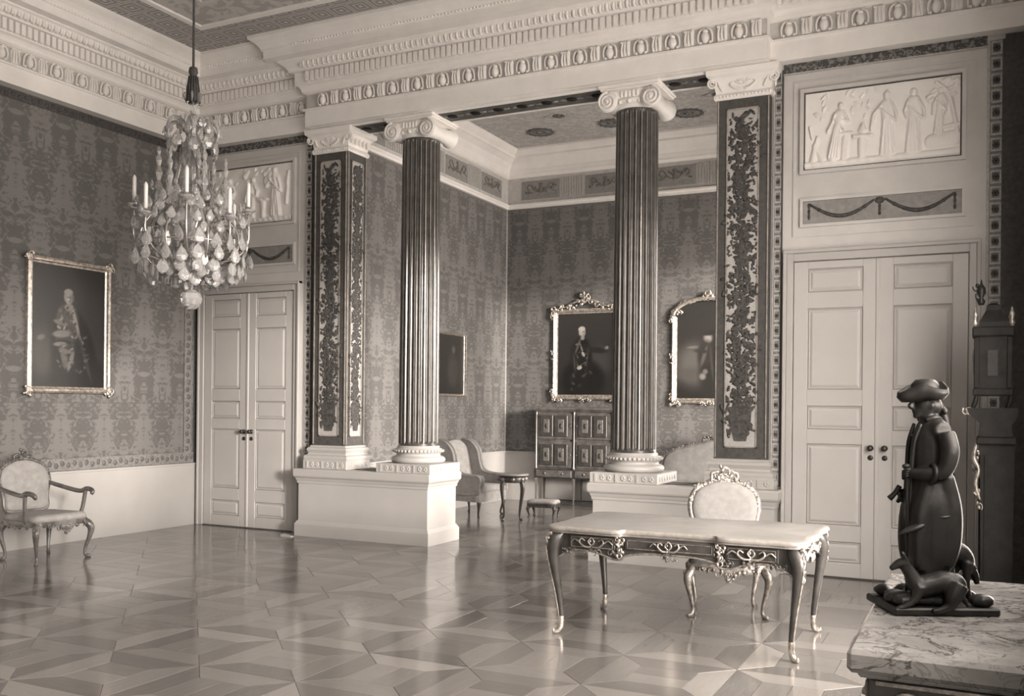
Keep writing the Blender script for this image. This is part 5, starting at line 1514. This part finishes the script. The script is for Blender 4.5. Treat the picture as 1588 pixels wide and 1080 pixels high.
# ================================================================== pedestal clock
def clock():
    t = thing('pedestal_clock', 'tall dark ornate pedestal clock standing beside the door at the right edge', 'clock', (9.875, -1.2, 0), 0); t.scale = (.70, .85, 1)
    m = MB(); m.cbox(-.15, .25, -.20, .20, 0, .12, .015); m.cbox(-.12, .24, -.17, .17, .12, .18, .01)
    m.prism([(-.10, .18), (.22, .18), (.24, 1.40), (-.12, 1.40)], -.15, .15, 'y'); m.cbox(-.16, .26, -.19, .19, 1.40, 1.47, .015)
    m.build('pedestal', EBONY, t)
    m = MB()
    for y in (-.155, .155): m.box(-.07, .19, y - .006, y + .006, .26, 1.32)
    m.box(-.128, -.10, -.10, .10, .26, 1.32); m.build('inlay_panels', EBONY, t)
    m = MB()
    for s in (-1, 1):
        stube(m, [(-.11, s*.14, .95, .014), (-.16, s*.14, 1.08, .022), (-.13, s*.14, 1.20, .020), (-.18, s*.14, 1.30, .024), (-.15, s*.14, 1.42, .018)], 6, 8)
        carve(m, [(-.14, s*.14, 1.02), (-.16, s*.14, 1.32), (-.12, s*.14, .90)], .03, 3)
    carve(m, [(-.16, 0, 1.32), (-.15, 0, 1.2)], .04, 4); m.build('scroll_mounts', GILTD, t)
    m = MB(); m.prism([(-.13, 1.47), (.22, 1.47), (.20, 1.56), (.26, 1.62), (.28, 1.70), (-.25, 1.70), (-.22, 1.64), (-.10, 1.56)], -.19, .19, 'y'); m.build('bracket', EBONY, t)
    for q in (-.16, 0, .16):
        m = MB(); carve(m, [(-.22, q, 1.66), (-.25, q, 1.675), (-.27, q, 1.68)], .032, 6); m.build('bracket_mount', GILTD, t)
    m = MB()
    for x in (-.17, .19):
        for y in (-.14, .14): stube(m, [(x - .03, y, 1.70, .02), (x, y, 1.76, .026), (x + .01, y, 1.82, .02)], 5, 8)
    m.cbox(-.20, .22, -.17, .17, 1.80, 1.86, .01)
    for x0, x1 in ((-.19, -.13), (.15, .21)):
        for y0, y1 in ((-.16, -.11), (.11, .16)): m.cbox(x0, x1, y0, y1, 1.86, 2.28, .008)
    m.cbox(-.21, .23, -.175, .175, 2.28, 2.36, .012); m.box(-.16, .2, -.15, .15, 1.86, 2.28)
    m.build('clock_case', EBONY, t)
    for y in (-.155, .155):
        MB().cbox(-.05, .06, y - .006, y + .006, 1.96, 2.17, .004).build('side_glass', GLASS, t)
    m = MB(); m.lathe([(.001, 0), (.10, .0), (.11, .008), (.10, .016), (.001, .016)], 28); m.xf(Matrix.Translation((-.185, 0, 2.08)) @ Matrix.Rotation(-PI/2, 4, 'Y')); D_ = m.build('dial', BRASS, t)
    m = MB(); m.box(-.206, -.203, -.004, .004, 2.08, 2.15); m.box(-.206, -.203, -.045, .0, 2.077, 2.084); m.build('hands', EBONY, D_)
    m = MB(); m.lathe([(.22, 2.36), (.21, 2.40), (.15, 2.46), (.11, 2.50), (.10, 2.54), (.04, 2.56)], 4, (.01, 0, 0), sm=False); m.xf(Matrix.Translation((.01, 0, 0)) @ Matrix.Rotation(PI/4, 4, 'Z') @ Matrix.Translation((-.01, 0, 0))); m.build('domed_top', EBONY, t)
    m = MB(); m.lathe([(.03, 2.55), (.045, 2.58), (.02, 2.61), (.05, 2.65), (.045, 2.69), (.015, 2.72), (.004, 2.76)], 12, (-.12, 0, 0)); carve(m, [(-.14, 0, 2.62), (-.17, 0, 2.70), (-.12, 0, 2.68)], .035, 8); m.build('finial_group', BRONZE, t)
    for x, y in ((-.18, -.14), (.20, -.14), (-.18, .14), (.20, .14)):
        m = MB(); m.lathe([(.02, 2.36), (.035, 2.39), (.015, 2.42), (.03, 2.46), (.004, 2.52)], 10, (x, y, 0)); m.build('corner_finial', GILTD, t)
clock()

# ================================================================== marble-topped commode and bronze
def commode():
    X0, X1, Y0, Y1 = 9.425, 10.26, -6.88, -5.37
    t = thing('marble_topped_commode', 'dark commode with thick veined marble top carrying the bronze statuette', 'commode', ((X0 + X1)/2, (Y0 + Y1)/2, 0))
    hx, hy = (X1 - X0)/2, (Y1 - Y0)/2
    m = MB(); m.cbox(-hx, hx, -hy, hy, .878, .95, .014); m.cbox(-hx + .03, hx, -hy + .03, hy - .03, .86, .88, .008); m.build('marble_top', MARBLE, t)
    m = MB(); m.cbox(-hx + .06, hx - .01, -hy + .06, hy - .06, .14, .86, .015); m.build('carcass', DARKWOOD, t)
    for x, sx_ in ((-hx + .09, -1), (hx - .06, 1)):
        for y, sy_ in ((-hy + .09, -1), (hy - .09, 1)):
            m = MB(); cabriole(m, x, y, .20, sx_*.6, sy_*.6, .035, .03); m.build('foot', GILTD, t)
    for k, (za, zb) in enumerate(((.18, .39), (.41, .62), (.64, .84))):
        d = MB(); d.cbox(-hx + .045, -hx + .065, -hy + .10, hy - .10, za, zb, .006); D_ = d.build('drawer', WALNUT, t)
        for y in (-.35, .35):
            h = MB(); stube(h, [(-hx + .04, y - .06, (za + zb)/2, .008), (-hx + .015, y - .03, (za + zb)/2 - .02, .008), (-hx + .015, y + .03, (za + zb)/2 - .02, .008), (-hx + .04, y + .06, (za + zb)/2, .008)], 5, 6); h.build('handle', GILTD, D_)
    e_ = MB()
    for xx in np.linspace(-hx + .17, hx - .15, 4):
        e_.tube([(xx + .045*math.cos(a), -hy + .052, .775 + .045*math.sin(a)) for a in np.linspace(0, 2*PI, 21)[:-1]], .007, 6, closed=True, up=(0, 1, 0))
        e_.ell((xx, -hy + .055, .775), (.014, .01, .014), 8, 5)
    e_.box(-hx + .08, hx - .03, -hy + .050, -hy + .062, .838, .85); e_.box(-hx + .08, hx - .03, -hy + .050, -hy + .062, .70, .71)
    e_.build('end_mounts', GILTD, t)
commode()

def fuse(o, voxel, smooth=6):
    """melt overlapping volumes into one continuous skin"""
    r = o.modifiers.new('fuse', 'REMESH'); r.mode = 'VOXEL'; r.voxel_size = voxel; r.use_smooth_shade = True
    s = o.modifiers.new('soften', 'SMOOTH'); s.factor = .5; s.iterations = smooth
    return o
def statuette():
    t = thing('bronze_statuette', 'dark bronze statuette of a man in tricorne hat with cane and two hounds', 'statue', (9.622, -6.124, .957), YAW)
    K = lambda px, py: ((px - 1440)/421.0, (945 - py)/421.0)
    def chain(m, pts, seg=12, n=5, flat=1.0):
        stube(m, [(K(a, b)[0], y, K(a, b)[1], r) for a, b, y, r in pts], n, seg, flat=flat, up=(0, 1, 0))
    b = MB(); b.cbox(-.175, .20, -.13, .15, -.006, .022, .006); b.build('bronze_plinth', BRONZE, t)
    g = MB()                                             # rocky ground under figure and hounds
    rn = random.Random(4)
    for k in range(34):
        x = rn.uniform(-.14, .165); y = rn.uniform(-.10, .12); g.ell((x, y, .042), (rn.uniform(.025, .05), rn.uniform(.02, .04), rn.uniform(.016, .030)), 7, 5)
    fuse(g.build('rocky_ground', BRONZE, t), .006, 2)
    f = MB()
    # legs
    for y, dx in ((-.035, -4), (.035, 6)):
        chain(f, [(1436 + dx, 850, y, .044), (1434 + dx, 880, y, .036), (1432 + dx, 910, y, .030), (1432 + dx, 930, y, .024), (1424 + dx, 938, y, .022), (1412 + dx, 940, y, .016)])
    # coat skirts, torso
    chain(f, [(1440, 888, 0, .070), (1443, 860, 0, .085), (1443, 820, 0, .092), (1441, 785, 0, .092), (1440, 755, 0, .080), (1441, 730, 0, .074), (1442, 705, 0, .076), (1442, 680, 0, .070), (1440, 662, 0, .050), (1437, 650, 0, .030)], 18)
    for y in (-.06, .06): chain(f, [(1452, 740, y, .03), (1460, 790, y*.8, .046), (1460, 840, y*.8, .046), (1455, 878, y*.8, .034)], 10)
    for y in (-.05, .05): chain(f, [(1428, 750, y, .03), (1418, 800, y, .036), (1414, 850, y, .032), (1418, 885, y, .022)], 10)
    # shoulders and arms
    chain(f, [(1446, 672, -.075, .032), (1444, 672, 0, .05), (1446, 672, .075, .032)], 12)
    chain(f, [(1448, 675, -.085, .032), (1450, 705, -.105, .033), (1442, 732, -.100, .029), (1424, 738, -.075, .026), (1408, 738, -.045, .020), (1402, 739, -.03, .016)], 12)
    chain(f, [(1446, 675, .085, .032), (1452, 710, .105, .032), (1444, 745, .10, .028), (1426, 765, .075, .024), (1412, 770, .05, .019)], 12)
    # head, nose, chin, hair
    f.ell((K(1432, 632)[0], 0, K(1432, 632)[1]), (.040, .036, .050), 14, 10)
    f.ell((K(1424, 642)[0], 0, K(1424, 642)[1]), (.026, .024, .024), 10, 8)
    chain(f, [(1411, 628, 0, .006), (1407, 635, 0, .009), (1413, 638, 0, .007)], 6)
    chain(f, [(1414, 648, 0, .010), (1420, 651, 0, .014)], 6); chain(f, [(1411, 642.5, 0, .006), (1416, 643, 0, .009)], 6)
    chain(f, [(1412, 624, -.012, .007), (1414, 623, .012, .007)], 6)
    f.ell((K(1446, 634)[0], 0, K(1446, 634)[1]), (.026, .034, .034), 10, 8)
    for y in (-.036, .036): f.ell((K(1436, 634)[0], y, K(1436, 634)[1]), (.010, .008, .014), 8, 6)
    F_ = fuse(f.build('figure', BRONZE, t), .0055, 5)
    h = MB()                                             # fingers curled over the cane head
    for k in range(4): chain(h, [(1404, 733 + k*3.2, -.040 + .006*k, .0062), (1398, 732 + k*3.2, -.040, .0060), (1394, 735 + k*3.2, -.028, .0056), (1396, 737 + k*3.2, -.018, .0050)], 7)
    chain(h, [(1406, 731, -.022, .007), (1400, 729, -.016, .0062), (1396, 729, -.020, .0052)], 7)
    h.build('hand', BRONZE, t)
    h = MB()
    for k in range(4): chain(h, [(1412, 768 + k*3, .045, .006), (1406, 771 + k*3, .040, .0058), (1403, 775 + k*3, .044, .005)], 7)
    chain(h, [(1412, 766, .055, .0065), (1405, 767, .050, .0055)], 7); h.build('hand', BRONZE, t)
    q = MB(); chain(q, [(1454, 634, 0, .014), (1462, 655, 0, .014), (1470, 685, 0, .010), (1473, 715, 0, .007), (1473, 730, 0, .005), (1478, 742, 0, .004)], 8); chain(q, [(1460, 645, -.02, .008), (1458, 640, 0, .014), (1460, 645, .02, .008)], 8); q.build('pigtail', BRONZE, t)
    # tricorne hat: crown and a brim turned up on three sides
    c = MB(); c.lathe([(.046, 0), (.050, .015), (.048, .05), (.034, .066), (.01, .070)], 20, (K(1431, 622)[0], 0, K(0, 622)[1])); c.build('hat_crown', BRONZE, t)
    br_ = MB(); n = 48; v = []; fc = []
    for k in range(n):
        a = 2*PI*k/n; tri = .5 + .5*math.cos(3*(a - PI)); R = .066 + .034*tri**1.5
        up = .042 - .028*tri
        for (rr, zz) in ((.046, -.004), (R*.82, -.010), (R, up*.55), (R*.98, up + .012), (R*.90, up + .012), (R*.74, .000), (.046, .006)):
            v.append((K(1430, 0)[0] + rr*math.cos(a), rr*math.sin(a)*.85, K(0, 622)[1] + zz + .008*math.cos(a)))
    for k in range(n):
        j = (k + 1) % n
        for r in range(6): fc.append((k*7 + r, j*7 + r, j*7 + r + 1, k*7 + r + 1))
    br_.add(v, fc, True); br_.build('hat_brim', BRONZE, t)
    # coat details: cuffs, buttons, collar, pocket flaps
    d_ = MB()
    for px, py, y, r in ((1428, 737, -.082, .031), (1430, 762, .080, .029)):
        c0 = K(px, py); d_.tube([(c0[0] + .004*math.sin(a), y + r*math.cos(a), c0[1] + r*math.sin(a)) for a in np.linspace(0, 2*PI, 17)[:-1]], .009, 6, closed=True)
    for k in range(7):
        c0 = K(1409 - (k > 3)*1.5, 680 + k*17); d_.ell((c0[0], -.012, c0[1]), (.006, .006, .006), 6, 5)
    chain(d_, [(1427, 656, -.03, .009), (1440, 652, -.036, .010), (1450, 654, -.02, .010), (1453, 655, 0, .010), (1450, 654, .02, .010), (1440, 652, .036, .010), (1427, 656, .03, .009)], 7)
    for y in (-.083, .083): chain(d_, [(1434, 800, y, .006), (1446, 802, y*1.04, .010), (1458, 799, y, .006)], 6, flat=.6)
    for y in (-.03, .03): chain(d_, [(1420, 662, y, .006), (1411, 690, y*.8, .008), (1408, 730, y*.7, .008), (1406, 790, y*.8, .007), (1408, 850, y, .007)], 6)
    d_.build('coat_trimmings', BRONZE, t)
    # cane and sword
    k_ = MB(); chain(k_, [(1398, 728, -.03, .010), (1399, 745, -.03, .006), (1400, 800, -.03, .0055), (1400, 860, -.03, .005), (1400, 932, -.03, .0045)], 8, 2); k_.ell((K(1398, 727)[0], -.03, K(0, 727)[1]), (.016, .012, .010), 10, 6); k_.build('cane', BRONZE, t)
    k_ = MB(); chain(k_, [(1402, 760, .05, .010), (1394, 772, .05, .010), (1386, 780, .05, .012)], 8); chain(k_, [(1398, 772, .035, .006), (1404, 778, .05, .012), (1400, 786, .06, .006)], 8); chain(k_, [(1402, 765, .06, .008), (1440, 800, .10, .007), (1482, 838, .11, .004)], 8); k_.build('sword', BRONZE, t)
    k_ = MB(); chain(k_, [(1424, 812, -.06, .018), (1408, 818, -.07, .022), (1392, 824, -.07, .016), (1382, 829, -.07, .005)], 10, flat=.6); chain(k_, [(1418, 822, -.06, .02), (1412, 850, -.06, .022), (1412, 880, -.055, .016)], 10); k_.build('coat_flap', BRONZE, t)
    def hound(pts_list, ells, name='hound'):
        m = MB()
        for p in pts_list: chain(m, p, 10)
        for (px, py, y, r) in ells: m.ell((K(px, py)[0], y, K(px, py)[1]), r, 10, 8)
        return fuse(m.build(name, BRONZE, t), .005, 4)
    # seated hound in front, head raised towards the left
    Y = -.095
    hound([[(1462, 912, Y, .042), (1446, 898, Y, .040), (1428, 902, Y, .038), (1412, 905, Y, .040), (1402, 900, Y, .034), (1394, 886, Y, .024), (1387, 876, Y, .021)],
           [(1390, 872, Y, .023), (1380, 871, Y, .019), (1370, 876, Y, .013), (1364, 880, Y, .010)],
           [(1386, 866, Y - .012, .009), (1381, 857, Y - .014, .007), (1378, 851, Y - .014, .003)], [(1388, 867, Y + .012, .009), (1386, 858, Y + .014, .007), (1385, 853, Y + .014, .003)],
           [(1406, 905, Y - .022, .024), (1398, 922, Y - .024, .016), (1386, 932, Y - .024, .012), (1374, 937, Y - .024, .011), (1367, 939, Y - .024, .008)], [(1410, 905, Y + .022, .022), (1404, 924, Y + .022, .014), (1392, 936, Y + .022, .012), (1380, 940, Y + .022, .009)],
           [(1462, 900, Y - .03, .036), (1452, 918, Y - .036, .032), (1446, 932, Y - .038, .018), (1432, 938, Y - .038, .013), (1420, 940, Y - .038, .010)],
           [(1468, 915, Y, .016), (1478, 930, Y, .008), (1484, 938, Y - .01, .005)]], [(1458, 905, Y, (.05, .045, .05))])
    # second hound behind, on the right, head down
    Y = .02
    hound([[(1462, 872, Y, .036), (1476, 860, Y, .040), (1490, 862, Y, .038), (1500, 872, Y, .032), (1505, 886, Y, .024)],
           [(1504, 884, Y, .022), (1512, 893, Y, .018), (1517, 904, Y, .013), (1519, 911, Y, .009)],
           [(1500, 876, Y - .02, .022), (1497, 898, Y - .024, .014), (1499, 918, Y - .026, .010), (1504, 934, Y - .026, .010), (1510, 937, Y - .026, .007)], [(1492, 876, Y + .02, .022), (1488, 898, Y + .024, .014), (1487, 920, Y + .026, .010), (1480, 936, Y + .026, .010)],
           [(1466, 876, Y - .024, .030), (1470, 898, Y - .028, .020), (1478, 914, Y - .03, .012), (1474, 934, Y - .03, .010), (1468, 938, Y - .03, .008)], [(1462, 876, Y + .024, .030), (1464, 900, Y + .028, .018), (1470, 916, Y + .03, .012), (1466, 936, Y + .03, .010)],
           [(1507, 880, Y - .018, .009), (1513, 886, Y - .022, .006)], [(1456, 868, Y, .012), (1450, 885, Y + .01, .007), (1452, 900, Y + .01, .004)]], [])
statuette()

# small white wedge on the parquet at the corner of the plinth
sc_ = MB(); sc_.prism([(0, 0), (.16, 0), (.16, .012), (.02, .03), (0, .03)], -.03, .03, 'y')
tag(sc_.build('door_wedge', WHITE, None, (1.86, -.40, 0.0)), 'small white wedge on the parquet at the corner of the left plinth', 'wedge')
